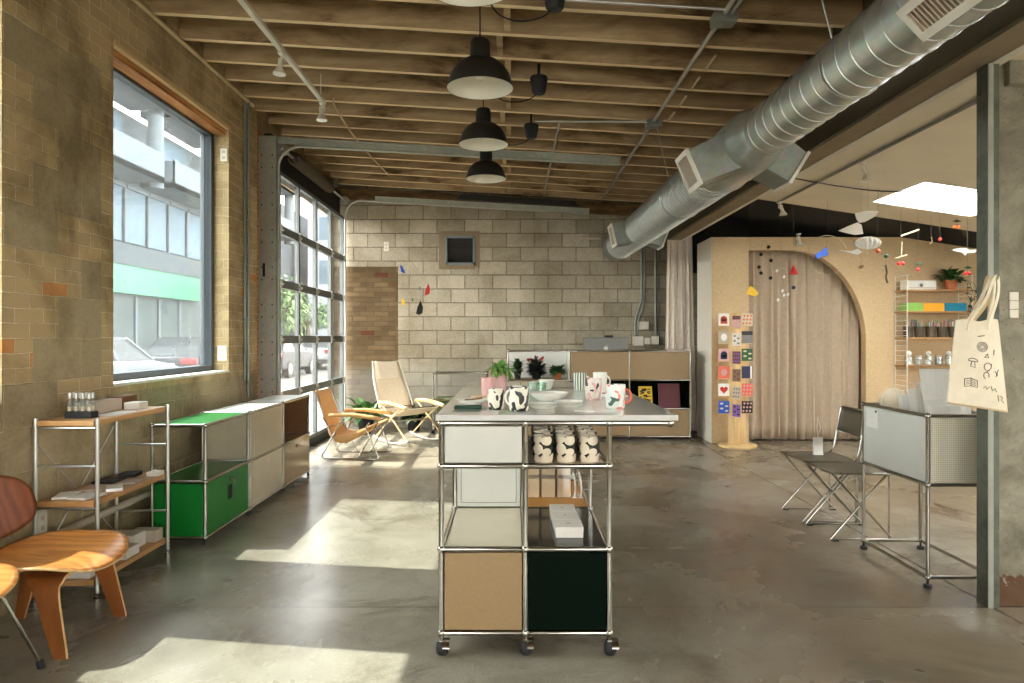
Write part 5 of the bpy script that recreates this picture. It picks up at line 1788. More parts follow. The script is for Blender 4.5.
# ------------------------------------------------------------------ back of the shop
def pot_plant(loc, r, h, R, n, L, W, leafm, label, seed, pm='terracotta', zs=1.1, stems=6):
    rnd = random.Random(seed)
    t = thing('potted_plant', label, 'plant', loc)
    x, y, z = loc
    G().lathe([(0, 0), (r * .72, 0), (r * .95, h * .82), (r * 1.05, h * .82), (r * 1.05, h), (r * .92, h), (r * .86, h * .8), (0, h * .8)], loc, 20).build('pot', M[pm], t, smooth=40)
    G().lathe([(0, h * .82), (r * .88, h * .82), (r * .88, h * .84), (0, h * .86)], loc, 16).build('soil', M['soil'], t)
    g = G()
    for k in range(stems):
        a = 2 * PI * k / stems
        g.tube([(x + .2 * r * math.cos(a), y + .2 * r * math.sin(a), z + h * .8), (x + R * .5 * math.cos(a), y + R * .5 * math.sin(a), z + h + R * zs * .9)], .004, 5)
    g.build('stem', M['leaf'], t)
    g = G()
    foliage(g, (x, y, z + h * .95), R, n, L, W, rnd, True, zs, .5)
    g.build('foliage', M[leafm], t, smooth=60)
    return t


def build_sideboard():
    xs = [-.052, .755, 1.539, 2.335]; Y0, Y1 = 9.17, 9.54
    zs = [.045, .41, .785, 1.165]
    e = .013
    t = thing('sideboard', 'long tan chrome framed sideboard standing across the back of the shop', 'sideboard', (1.14, 9.35, 0))
    g = G()
    frame_cells(g, xs, [Y0, Y1], zs, [(i, 0, k) for i in range(3) for k in range(3)], .0115, .019)
    g.build('frame', M['chrome'], t, smooth=50)
    for i in range(3):
        for k in range(3):
            opened = (i == 0 and k == 2) or (k == 1 and i > 0)
            if not opened:
                G().box((xs[i] + e, Y0 - .007, zs[k] + e), (xs[i + 1] - e, Y0 + .006, zs[k + 1] - e)).build('door', M['panel_beige'], t, bevel=.002)
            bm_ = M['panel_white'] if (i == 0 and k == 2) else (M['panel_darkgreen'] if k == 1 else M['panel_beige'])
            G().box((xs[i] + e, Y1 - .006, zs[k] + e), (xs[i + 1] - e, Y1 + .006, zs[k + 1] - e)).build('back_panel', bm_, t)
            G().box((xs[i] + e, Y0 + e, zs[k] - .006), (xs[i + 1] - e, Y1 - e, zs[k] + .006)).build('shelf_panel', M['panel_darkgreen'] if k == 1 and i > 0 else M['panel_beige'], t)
        if i > 0:
            G().box((xs[i] + e, Y0 + e, zs[3] - .006), (xs[i + 1] - e, Y1 - e, zs[3] + .006)).build('top_panel', M['panel_beige'], t)
    for i in range(4):
        for k in range(3):
            if i == 1 and k == 2:
                m = M['panel_white']
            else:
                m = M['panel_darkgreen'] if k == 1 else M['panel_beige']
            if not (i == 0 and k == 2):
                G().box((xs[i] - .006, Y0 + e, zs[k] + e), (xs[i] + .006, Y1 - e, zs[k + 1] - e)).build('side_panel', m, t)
        G().cyl((xs[i], Y0 + .01, 0), (xs[i], Y0 + .01, .04), .016, 10).build('foot', M['rubber'], t)
        G().cyl((xs[i], Y1 - .01, 0), (xs[i], Y1 - .01, .04), .016, 10).build('foot', M['rubber'], t)
    z = zs[1] + .0065
    # record-like books leaning in the dark bay
    for x0, x1, h, mm, lb in ((1.685, 1.862, .275, 'yellow', 'yellow book with a dark cover picture in the dark bay of the sideboard'),
                              (1.945, 2.23, .31, 'maroon', 'maroon square book standing in the dark bay of the sideboard')):
        g = G().hexa([(x0, 9.26, z), (x1, 9.26, z), (x1, 9.28, z), (x0, 9.28, z), (x0, 9.33, z + h), (x1, 9.33, z + h), (x1, 9.35, z + h), (x0, 9.35, z + h)])
        b = tag(g.build('display_book', M[mm], origin=(x0, 9.26, z)), lb, 'book')
        if mm == 'yellow':
            gg = G(); rnd = random.Random(2)
            for k in range(34):
                u, v = rnd.uniform(.04, .68), rnd.uniform(.12, .86)
                xx = x0 + (x1 - x0) * u; zz = z + h * v; yy = 9.26 + .07 * v - .0015
                w = rnd.uniform(.03, .055)
                gg.hexa([(xx, yy, zz), (xx + w, yy + .002, zz + .008), (xx + w, yy + .004, zz + .018), (xx, yy + .004, zz + .016), (xx, yy - .001, zz), (xx + w, yy + .001, zz + .008), (xx + w, yy + .003, zz + .018), (xx, yy + .003, zz + .016)])
            gg.build('cover_picture', M['ink'], b)
    z = zs[2] + .0065
    pot_plant((.605, 9.33, z), .065, .08, .07, 150, .085, .05, 'leaf', 'green plant in a terracotta pot at the right of the open bay of the sideboard', 12)
    p = pot_plant((.325, 9.345, z), .07, .07, .105, 480, .075, .042, 'leaf_purple', 'dark purple leaved plant with red flowers in the open bay of the sideboard', 13, 'matte_black', 1.9)
    p2 = G(); rnd = random.Random(4)
    for k in range(9):
        p2.sphere((.30 + rnd.uniform(-.13, .13), 9.27 + rnd.uniform(-.05, .03), z + rnd.uniform(.24, .30)), .016, 8, 5)
    p2.build('flower', M['flower_red'], p, smooth=60)
    pot_plant((.075, 9.33, z), .05, .10, .065, 110, .075, .04, 'leaf_dark', 'slim dark leaved plant at the left of the open bay of the sideboard', 14, 'matte_black', 2.3)
    # silver computer on a desk behind the sideboard
    t = thing('desk', 'plain white desk hidden behind the tan sideboard', 'desk', (1.35, 10.0, 0))
    G().box((.8, 9.70, .72), (1.95, 10.36, .745)).build('desktop', M['panel_white'], t)
    for x in (.84, 1.91):
        for y in (9.74, 10.32):
            G().cyl((x, y, 0), (x, y, .72), .016, 8).build('leg', M['chrome'], t)
    cx, cy = 1.335, 9.93
    t = thing('desktop_computer', 'silver desktop computer seen from behind over the top of the sideboard', 'computer', (cx, cy, .745))
    G().box((cx - .32, cy, .87), (cx + .32, cy + .022, 1.345)).build('screen_housing', M['silver'], t, bevel=.006)
    G().box((cx - .30, cy + .0225, .90), (cx + .30, cy + .024, 1.33)).build('screen', M['panel_black'], t)
    g = G().hexa([(cx - .09, cy - .08, .7455), (cx + .09, cy - .08, .7455), (cx + .09, cy - .07, .7455), (cx - .09, cy - .07, .7455), (cx - .09, cy - .008, 1.08), (cx + .09, cy - .008, 1.08), (cx + .09, cy, 1.08), (cx - .09, cy, 1.08)])
    g.box((cx - .09, cy - .08, .7455), (cx + .09, cy + .10, .752)); g.build('stand', M['silver'], t)
    # emblem: a bitten fruit with a leaf
    P = []
    for i in range(40):
        a = 2 * PI * i / 40
        r = .030 * (1 + .06 * math.cos(2 * a)) - .006 * math.exp(-((a - PI / 2) / .35) ** 2) - .004 * math.exp(-((a - 3 * PI / 2) / .3) ** 2)
        px, pz = r * math.cos(a), r * math.sin(a)
        if math.hypot(px + -.034, pz - .004) < .013:
            px = .034 - math.sqrt(max(0, .013 ** 2 - (pz - .004) ** 2))
        P.append((cx + px, 1.19 + pz))
    g = G().prism(P, cy - .0015, cy + .001, 'xz')
    g.prism([(cx + .002, 1.222), (cx + .006, 1.236), (cx + .015, 1.242), (cx + .012, 1.229)], cy - .0015, cy + .001, 'xz')
    g.build('emblem', M['porcelain'], t)
    g = G().box((cx - .01, cy - .03, 1.3455), (cx + .09, cy + .03, 1.352)).box((cx - .02, cy - .01, 1.352), (cx + .10, cy + .012, 1.375))
    tag(g.build('desk_camera', M['rubber'], bevel=.004, origin=(cx, cy, 1.3455)), 'small black camera on top of the silver computer', 'camera')
    # low chrome rack at the left
    t = thing('tube_rack', 'low chrome tube rack with an olive lower panel against the block wall', 'rack', (-.74, 10.0, 0))
    X0, X1, Ya, Yb = -1.106, -.36, 9.82, 10.26
    g = G(); frame_cells(g, [X0, X1], [Ya, Yb], [.12, .47, .835], [(0, 0, 0), (0, 0, 1)], .012, .018); g.build('frame', M['chrome'], t, smooth=50)
    G().box((X0 + .014, Yb - .006, .134), (X1 - .014, Yb + .006, .456)).build('back_panel', M['ink_green'], t)
    G().box((X0 + .014, Ya + .014, .464), (X1 - .014, Yb - .014, .476)).build('shelf_panel', M['ink_green'], t)
    for x in (X0, X1):
        for y in (Ya, Yb):
            c = G().cyl((x, y, .12), (x, y, .06), .009, 8).build('caster_stem', M['chrome'], t)
            G().cyl((x - .02, y, .031), (x + .02, y, .031), .031, 14).build('caster_wheel', M['rubber'], c, smooth=40)
    pot_plant((-2.08, 9.95, 0), .12, .20, .25, 90, .20, .10, 'leaf', 'leafy green floor plant behind the leather armchair by the brick strip', 21, 'matte_black', .9)
    pot_plant((-1.42, 10.12, 0), .11, .20, .17, 80, .16, .10, 'leaf_dark', 'dark green floor plant between the canvas rocker and the chrome rack', 22, 'matte_black', .9)


def card_design(g, P, w, h, u, v, n, kind):
    """Raised print on a card: P centre, u right, v up, n outward."""
    def disc(cx, cy, rx, ry, k=14, t=.0012):
        V = [P + u * (cx + rx * math.cos(2 * PI * i / k)) + v * (cy + ry * math.sin(2 * PI * i / k)) + n * t for i in range(k)]
        g.add(V, [tuple(range(k))])

    def rect(x0, x1, y0, y1, t=.0012):
        g.add([P + u * x0 + v * y0 + n * t, P + u * x1 + v * y0 + n * t, P + u * x1 + v * y1 + n * t, P + u * x0 + v * y1 + n * t], [(0, 1, 2, 3)])
    W, H = w / 2, h / 2
    if kind == 'disc':
        disc(0, 0, W * .55, H * .6)
    elif kind == 'heart':
        pts = []
        for i in range(30):
            a = 2 * PI * i / 30
            pts.append((W * .045 * 16 * math.sin(a) ** 3, H * .042 * (13 * math.cos(a) - 5 * math.cos(2 * a) - 2 * math.cos(3 * a) - math.cos(4 * a))))
        g.add([P + u * a + v * b + n * .0012 for a, b in pts], [tuple(range(30))])
    elif kind == 'dots':
        for i in range(3):
            for j in range(3):
                disc(W * (.6 * (i - 1) + .1 * (j - 1)), H * .62 * (j - 1), W * .2, H * .18, 8)
    elif kind == 'band':
        rect(-W, W, H * .35, H * .98)
    elif kind == 'leaf':
        for k in range(4):
            disc(W * (.5 if k % 2 else -.4), H * (.6 - .4 * k), W * .34, H * .16, 8)
    elif kind == 'stripe':
        rect(W * .55, W * .9, -H, H)
    elif kind == 'arch':
        disc(0, H * .1, W * .6, H * .5); rect(-W * .6, W * .6, -H * .7, H * .1)


def build_card_rack():
    bx, by = 2.78, 8.62
    t = thing('card_rack', 'slim wooden greeting card rack on a round base in front of the partition', 'card rack', (bx, by, 0))
    G().lathe([(0, 0), (.225, 0), (.23, .008), (.23, .026), (.225, .032), (0, .032)], (bx, by, 0), 36).build('base', M['pole_wood'], t, smooth=40)
    g = G().cbox((bx - .045, by, .84), (.10, .10, 1.62), .75); g.build('post', M['pole_wood'], t, bevel=.003)
    g = G().cbox((bx + .06, by + .02, .84), (.085, .03, 1.62), .3); g.build('post_board', M['pole_wood'], t, bevel=.003)
    Z = [1.565, 1.348, 1.130, .915, .702, .486]
    rows = ['top', 'second', 'third', 'fourth', 'fifth', 'bottom']
    A = [('porcelain', 'coral', 'arch', 'pale'), ('box_grey', 'porcelain', 'disc', 'grey'), ('pink', 'navy', 'arch', 'pink navy'), ('coral', 'pink', 'disc', 'coral'), ('paper', 'red', 'heart', 'white heart'), ('blue', 'cream_ceramic', 'leaf', 'blue')]
    B = [('cream_ceramic', 'coral', 'dots', 'flowery'), ('silver', 'ink', 'band', 'grey blue'), ('deep_green', 'cream_ceramic', 'leaf', 'green'), ('navy', 'paper', 'stripe', 'navy'), ('coral', 'pink', 'dots', 'red pink'), ('ink', 'pink', 'dots', 'dark dotted')]
    C = [('pink', 'maroon', 'band', 'mauve'), ('box_white', 'silver', 'leaf', 'white grey'), ('maroon', 'purple', 'dots', 'maroon'), ('brown', 'maroon', 'leaf', 'brown'), ('box_grey', 'silver', 'dots', 'grey speckled'), ('purple', 'ink', 'leaf', 'purple')]
    Y1 = Vector((0, 0, 1))
    pk = G()
    for side, (cx, cy, ang, w, D) in {'left side': (bx - .175, by - .012, 0.0, .135, A), 'right side': (bx + .115, by + .0, 0.0, .135, B), 'near corner': (bx - .052, by - .115, .95, .115, C)}.items():
        u = Vector((math.cos(ang), -math.sin(ang), 0)); n = Vector((-math.sin(ang), -math.cos(ang), 0))
        for k, z in enumerate(Z):
            c = Vector((cx, cy, z - (.03 if side == 'near corner' else 0)))
            h = .150
            base, pm, kind, nm = D[k]
            P = [c + u * a + Y1 * b + n * d for d in (0, .003) for a, b in ((-w / 2, -h / 2), (w / 2, -h / 2), (w / 2, h / 2), (-w / 2, h / 2))]
            o = tag(G().hexa(P).build('greeting_card', M[base], origin=c - Y1 * h / 2), '%s greeting card in the %s row on the %s of the wooden rack' % (nm, rows[k], side), 'card', 'greeting cards on the wooden rack')
            g = G(); card_design(g, c + n * .003, w, h, u, Y1, n, kind)
            if len(g.v):
                g.build('printed_motif', M[pm], o)
            # wooden ledge behind and under the card
            Q = [c + u * a + Y1 * b + n * d for d in (-.008, -.0005) for a, b in ((-w / 2, -h / 2 - .004), (w / 2, -h / 2 - .004), (w / 2, h * .1), (-w / 2, h * .1))]
            pk.hexa(Q)
            Q = [c + u * a + Y1 * b + n * d for d in (-.008, .010) for a, b in ((-w / 2, -h / 2 - .008), (w / 2, -h / 2 - .008), (w / 2, -h / 2 - .001), (-w / 2, -h / 2 - .001))]
            pk.hexa(Q)
            pk.cyl(c - n * .006 - Y1 * .03, Vector((bx - .02, by, z - .03)), .004, 6)
    pk.build('card_ledge', M['pole_wood'], t)


def build_wall_shelf():
    t = thing('wall_shelf', 'oak shelves on white wire ladder brackets mounted on the tan partition', 'shelf', (5.25, 8.76, .55))
    Xs = (4.86, 5.66)
    for x in Xs:
        g = G()
        for y in (8.61, 8.875):
            g.cyl((x, y, .55), (x, y, 2.12), .006, 8)
        z = .56
        while z < 2.12:
            g.cyl((x, 8.61, z), (x, 8.875, z), .0042, 6); z += .062
        g.build('wire_ladder', M['white_enamel'], t, smooth=50)
    zs = [1.935, 1.67, 1.345, 1.0, .62]
    for z in zs:
        G().box((Xs[0] - .01, 8.615, z - .02), (Xs[1] + .01, 8.875, z)).build('shelf_board', M['shelf_wood'], t, bevel=.002)

    def bx(x0, x1, z, h, m, label, y0=8.65, y1=8.82, name='card_box', grp=None):
        o = tag(G().box((x0, y0, z + .0005), (x1, y1, z + h)).build(name, M[m], bevel=.003, origin=((x0 + x1) / 2, y0, z)), label, 'box', grp)
        return o
    o = bx(4.89, 5.24, zs[0], .115, 'porcelain', 'long white box on the top shelf beside the potted trailing plant')
    g = G().lathe([(0, 0), (.022, 0), (.022, .001), (0, .001)], (0, 0, 0), 14)
    V = [Vector((5.06 + p.x, 8.6495, zs[0] + .055 + p.y)) for p in g.v]; g.v = V; g.build('printed_motif', M['box_grey'], o)
    g = G().box((4.90, 8.6485, zs[0] + .02), (5.23, 8.650, zs[0] + .03)); g.build('printed_line', M['box_grey'], o)
    bx(4.88, 5.085, zs[1], .10, 'lime', 'light green box, first of the three coloured boxes', grp='coloured boxes in a row')
    bx(5.088, 5.345, zs[1], .10, 'amber', 'yellow orange box between the green and the blue one', grp='coloured boxes in a row')
    bx(5.348, 5.62, zs[1], .10, 'cyan', 'blue box, last of the three coloured boxes', grp='coloured boxes in a row')
    rnd = random.Random(8)
    names = ['first', 'second', 'third', 'fourth', 'fifth']
    for k in range(5):
        x = 4.93 + .142 * k; z = zs[2] + .0005; y = 8.71
        t2 = thing('pencil_cup', names[k] + ' dark cup of coloured pencils from the left on the wire shelf', 'cup', (x, y, z), 'cups of coloured pencils')
        G().lathe([(0, 0), (.054, 0), (.064, .135), (.061, .135), (.051, .006), (0, .006)], (x, y, z), 18).build('cup', M['spring'], t2, smooth=40)
        for m in ('purple', 'porcelain', 'lime', 'coral', 'cyan'):
            g = G()
            for q in range(2):
                a = rnd.uniform(0, 2 * PI); r0, r1 = rnd.uniform(0, .02), rnd.uniform(.035, .075)
                g.cyl((x + r0 * math.cos(a), y + r0 * math.sin(a), z + .01), (x + r1 * math.cos(a), y + r1 * math.sin(a), z + rnd.uniform(.18, .225)), .0055, 6)
            g.build('pencil', M[m], t2)
    for k in range(5):
        x = 4.93 + .125 * k; z = zs[3] + .0005; y = 8.70
        t2 = thing('glass_jar', names[k] + ' glass jar from the left on the lower wire shelf', 'jar', (x, y, z), 'glass jars on the lower shelf')
        G().lathe([(0, 0), (.044, 0), (.046, .105), (.038, .125), (.035, .125), (.042, .103), (.041, .005), (0, .005)], (x, y, z), 18).build('jar', M['clear_glass'], t2, smooth=40)
        G().cyl((x, y, z + .01), (x, y, z + .09 - .012 * (k % 3)), .039, 14).build('contents', M['silver'] if k % 2 else M['porcelain'], t2, smooth=40)
        if k % 2 == 0:
            G().sphere((x, y, z + .145), .032, 12, 8).build('stopper', M['porcelain'], t2, smooth=60)
    # trailing plant
    p = pot_plant((5.47, 8.73, zs[0] + .0005), .075, .125, .15, 70, .10, .075, 'leaf', 'trailing green plant in a terracotta pot on the top wire shelf', 31, 'terracotta', 1.0)
    g = G()
    for k, (dx, dz) in enumerate(((.13, .85), (.19, .70), (.10, .55))):
        pts = [Vector((5.50, 8.68, zs[0] + .13)), Vector((5.50 + dx * .7, 8.585, zs[0] + .10))]
        for q in range(1, 9):
            pts.append(Vector((5.50 + dx + .02 * math.sin(q * 1.7 + k), 8.58 + .01 * math.sin(q), zs[0] + .08 - dz * q / 8)))
        g.tube(pts, .0025, 5, 3)
        for q in pts[2:]:
            for _ in range(2):
                leaf(g, q, (rnd.uniform(-1, 1), -.5, rnd.uniform(-.5, .5)), (0, 0, 1), .055, .04, .3)
    g.build('trailing_vine', M['leaf_dark'], p, smooth=60)


def build_bin():
    t = thing('display_bin', 'chrome legged display bin with a white side panel and perforated end beside the column', 'display bin', (2.42, 4.11, 0))
    X0, X1, Ya, Yb = 2.238, 2.60, 3.768, 4.455
    Zs = [.055, .553, .925]
    g = G(); frame_cells(g, [X0, X1], [Ya, Yb], Zs, [(0, 0, 0), (0, 0, 1)], .0105, .017)
    g.build('frame', M['chrome'], t, smooth=50)
    e = .012
    f = G().box((X0 - .006, Ya + e, Zs[1] + e), (X0 + .006, Yb - e, Zs[2] - e)).build('side_panel', M['panel_white'], t, bevel=.002)
    G().box((X1 - .006, Ya + e, Zs[1] + e), (X1 + .006, Yb - e, Zs[2] - e)).build('side_panel', M['panel_white'], t, bevel=.002)
    G().box((X0 + e, Ya - .005, Zs[1] + e), (X1 - e, Ya + .005, Zs[2] - e)).build('perforated_panel', M['perf_side'], t)
    G().box((X0 + e, Yb - .005, Zs[1] + e), (X1 - e, Yb + .005, Zs[2] - e)).build('perforated_panel', M['perf_side'], t)
    G().box((X0 + e, Ya + e, Zs[1] - .006), (X1 - e, Yb - e, Zs[1] + .006)).build('bottom_panel', M['panel_white'], t)
    for x in (X0, X1):
        for y in (Ya, Yb):
            G().cyl((x, y, 0), (x, y, .02), .022, 12).cyl((x, y, .02), (x, y, .055), .007, 8).build('foot', M['rubber'], t, smooth=40)
    G().box((X0 - .0085, 4.27, .79), (X0 - .0065, 4.405, .905)).build('taped_note', M['paper'], f)
    n = G()
    for k in range(5):
        n.box((X0 - .0095, 4.30, .815 + .016 * k), (X0 - .008, 4.30 + (.08 if k % 2 else .06), .818 + .016 * k))
    G().cyl((X0 - .006, 4.285, .893), (X0 - .014, 4.285, .893), .006, 8).build('magnet', M['matte_black'], f)
    # packets standing in the bin
    zb = Zs[1] + .007
    # near ones tall, far ones low; each a clear sleeve round a pale card, leaning back a little
    spec = [(2.30, 3.81, .27, .44, 'box_white', 'front low clear packet with crumpled pale contents in the display bin'),
            (2.33, 3.88, .235, .66, 'paper', 'tallest clear packet rising behind the tote bag in the display bin'),
            (2.345, 3.96, .23, .57, 'box_white', 'second tallest clear packet in the display bin'),
            (2.335, 4.04, .235, .525, 'paper', 'third tallest clear packet in the display bin'),
            (2.325, 4.13, .24, .48, 'box_white', 'clear packet with pale contents in the middle of the display bin'),
            (2.262, 4.24, .30, .445, 'box_white', 'lowest clear packet at the far end of the display bin')]
    for k_, (x, y, w, h, m, lb) in enumerate(spec):
        t2 = thing('flat_packet', lb, 'packet', (x, y, zb), 'packets standing in the display bin')

        def q(u, v, d):
            return Vector((x + u * w, y + d + .22 * v * h + (.006 * math.sin(9 * u + 3 * y) if k_ in (0, 4) else 0), zb + v * h))
        G().hexa([q(0, 0, 0), q(1, 0, 0), q(1, 0, .012), q(0, 0, .012), q(0, 1, 0), q(1, 1, 0), q(1, 1, .012), q(0, 1, .012)]).build('clear_sleeve', M['sleeve'], t2)
        g = G()
        n = 8
        for k in range(n):
            a, b = .04 + .92 * k / n, .04 + .92 * (k + .96) / n
            d = .004 * ((k * 7) % 3) / 2 if k_ in (0, 4) else 0
            g.hexa([q(a, .03, .003 - d), q(b, .03, .003), q(b, .03, .009), q(a, .03, .009), q(a, .92, .003), q(b, .92, .003 - d), q(b, .92, .009), q(a, .92, .009)])
        g.build('insert', M[m], t2)
    for x, y, zc_, r, lb in ((2.34, 4.185, .955, .085, 'round cream paper disc low among the packets, close to the taped note'), (2.44, 3.925, 1.05, .085, 'round cream paper disc between the taller packets')):
        g = G().lathe([(0, 0), (r, 0), (r, .006), (0, .006)], (0, 0, 0), 30)
        g.v = [Vector((x + p.x, y + p.z + .22 * (p.y + zc_ - zb), zc_ + p.y)) for p in g.v]
        g.box((x - .05, y - .001 + .0, zb), (x + .05, y + .004, zb + .01)).hexa([(x - .015, y, zb), (x + .015, y, zb), (x + .015, y + .004, zb), (x - .015, y + .004, zb)] + [(x + sx * .015, y + .22 * (zc_ - zb) + dy, zc_) for sx, dy in ((-1, 0), (1, 0), (1, .004), (-1, .004))])
        tag(g.build('paper_disc', M['canvas'], smooth=40, origin=(x, y, zb)), lb, 'disc')


def build_totes():
    def bag(y, dx, dz, label, prints):
        o = (2.37 + dx, y, 1.02 + dz)
        t = thing('hanging_tote_bag', label, 'tote bag', o, 'cotton tote bags on the column')
        cm = M['tote'] if prints else M['tote_tan']
        zt, zb = 1.432 + dz, 1.02 + dz
        top0, top1, b0, b1 = 2.158 + dx, 2.360 + dx, 2.112 + dx, 2.402 + dx

        def fn(side):
            def f(u, v):
                x = (b0 + (b1 - b0) * u) * (1 - v) + (top0 + (top1 - top0) * u) * v
                bul = .014 * math.sin(PI * u) * math.sin(PI * min(1, v * .9 + .08)) + .003
                z = zb + (zt - zb) * v - .028 * u * (1 - v) + .006 * math.sin(u * 9) * v + .015 * (1 - u) * (1 - v)
                return Vector((x, y + side * bul + .004 * math.sin(5 * u + 2 * v), z))
            return f
        g = G()
        g.grid(fn(-1), 14, 14); g.grid(fn(1), 14, 14)
        n = 15
        # close the sides and the base
        V0 = g.v[:n * n]; V1 = g.v[n * n:]
        F = []
        for j in range(14):
            F.append((j * n, (j + 1) * n, n * n + (j + 1) * n, n * n + j * n))
            F.append((j * n + 14, (j + 1) * n + 14, n * n + (j + 1) * n + 14, n * n + j * n + 14))
        for i in range(14):
            F.append((i, i + 1, n * n + i + 1, n * n + i))
        g.f += F; g.mi += [0] * len(F)
        g.build('bag_body', cm, t, smooth=70)
        hook = Vector((2.346 + dx * .3, y + .01, 1.635))
        for s in (-1, 1):
            g = G()
            xa, xb = top0 + .055, top1 - .045
            P = [(xa, y + s * .006, zt - .05), (xa + .012, y + s * .008, zt), (xa + .075, y + s * .02, zt + .10), (hook.x - .012, y + s * .012, hook.z), (hook.x + .006, y + s * .012, hook.z + .006), (hook.x + .004, y + s * .015, zt + .12), (xb + .004, y + s * .008, zt), (xb, y + s * .006, zt - .05)]
            strip(g, P, [.024, .024, .026, .018, .018, .024, .024], (.9, .43, 0), .004, 5)
            g.build('handle', cm, t, smooth=50)
        if prints:
            g = G()

            def yy(u, v):
                return fn(-1)(u, v) + Vector((0, -.0016, 0))

            def line(pts, r=.0016):
                g.tube([yy(a, b) for a, b in pts], r, 5)

            def ell(cu, cv, ru, rv, a0=0, a1=2 * PI, k=16, r=.0016):
                line([(cu + ru * math.cos(a0 + (a1 - a0) * i / k), cv + rv * math.sin(a0 + (a1 - a0) * i / k)) for i in range(k + 1)], r)
            for q in range(4):
                ell(.56, .70, .098 * (1 - q / 4) + .012, .05 * (1 - q / 4) + .007, r=.0009)
            line([(.47, .82), (.62, .83)]); line([(.60, .58), (.66, .62), (.68, .57), (.60, .58)])
            g.build('printed_ball', M['ink'], t); g = G()
            ell(.38, .52, .085, .035, 0, PI); line([(.30, .52), (.46, .52)]); line([(.36, .52), (.34, .46), (.42, .45), (.41, .52)])
            g.build('printed_mushroom', M['ink'], t); g = G()
            ell(.66, .47, .07, .045, .4, 5.2); ell(.63, .37, .05, .04, -.5, 4.4); line([(.62, .40), (.72, .45), (.74, .50)])
            g.build('printed_figure', M['ink'], t); g = G()
            line([(.80, .42), (.86, .38), (.82, .36), (.88, .44)]); line([(.80, .60), (.82, .66)])
            g.build('printed_star', M['ink'], t); g = G()
            P = [(.25, .30), (.36, .32), (.47, .30), (.48, .22), (.37, .23), (.26, .21), (.25, .30)]
            line(P); line([(.36, .32), (.37, .23)])
            for q in range(3):
                line([(.28, .28 - .02 * q), (.35, .295 - .02 * q)], .001); line([(.38, .295 - .02 * q), (.45, .28 - .02 * q)], .001)
            g.build('printed_book', M['ink'], t)
            g = G()
            line([(.58, .22), (.62, .25), (.64, .21), (.68, .24)]); line([(.72, .25), (.74, .20), (.79, .23), (.82, .19)])
            line([(.84, .16), (.85, .09)]); line([(.88, .15), (.93, .14), (.90, .11), (.94, .08)])
            g.build('green_print', M['ink_green'], t)
    bag(3.40, 0, 0, 'cream cotton tote bag with small line drawings hanging from the column', True)
    bag(3.447, .036, -.014, 'plain cream tote bag half hidden behind the printed one on the column', False)
    g = G().tube([(2.372, 3.495, 1.628), (2.368, 3.46, 1.626), (2.350, 3.44, 1.626), (2.348, 3.385, 1.628), (2.348, 3.38, 1.65)], .004, 8)
    tag(g.build('wall_hook', M['chrome'], origin=(2.375, 3.48, 1.628)), 'small metal hook on the column corner carrying the tote bags', 'hook')


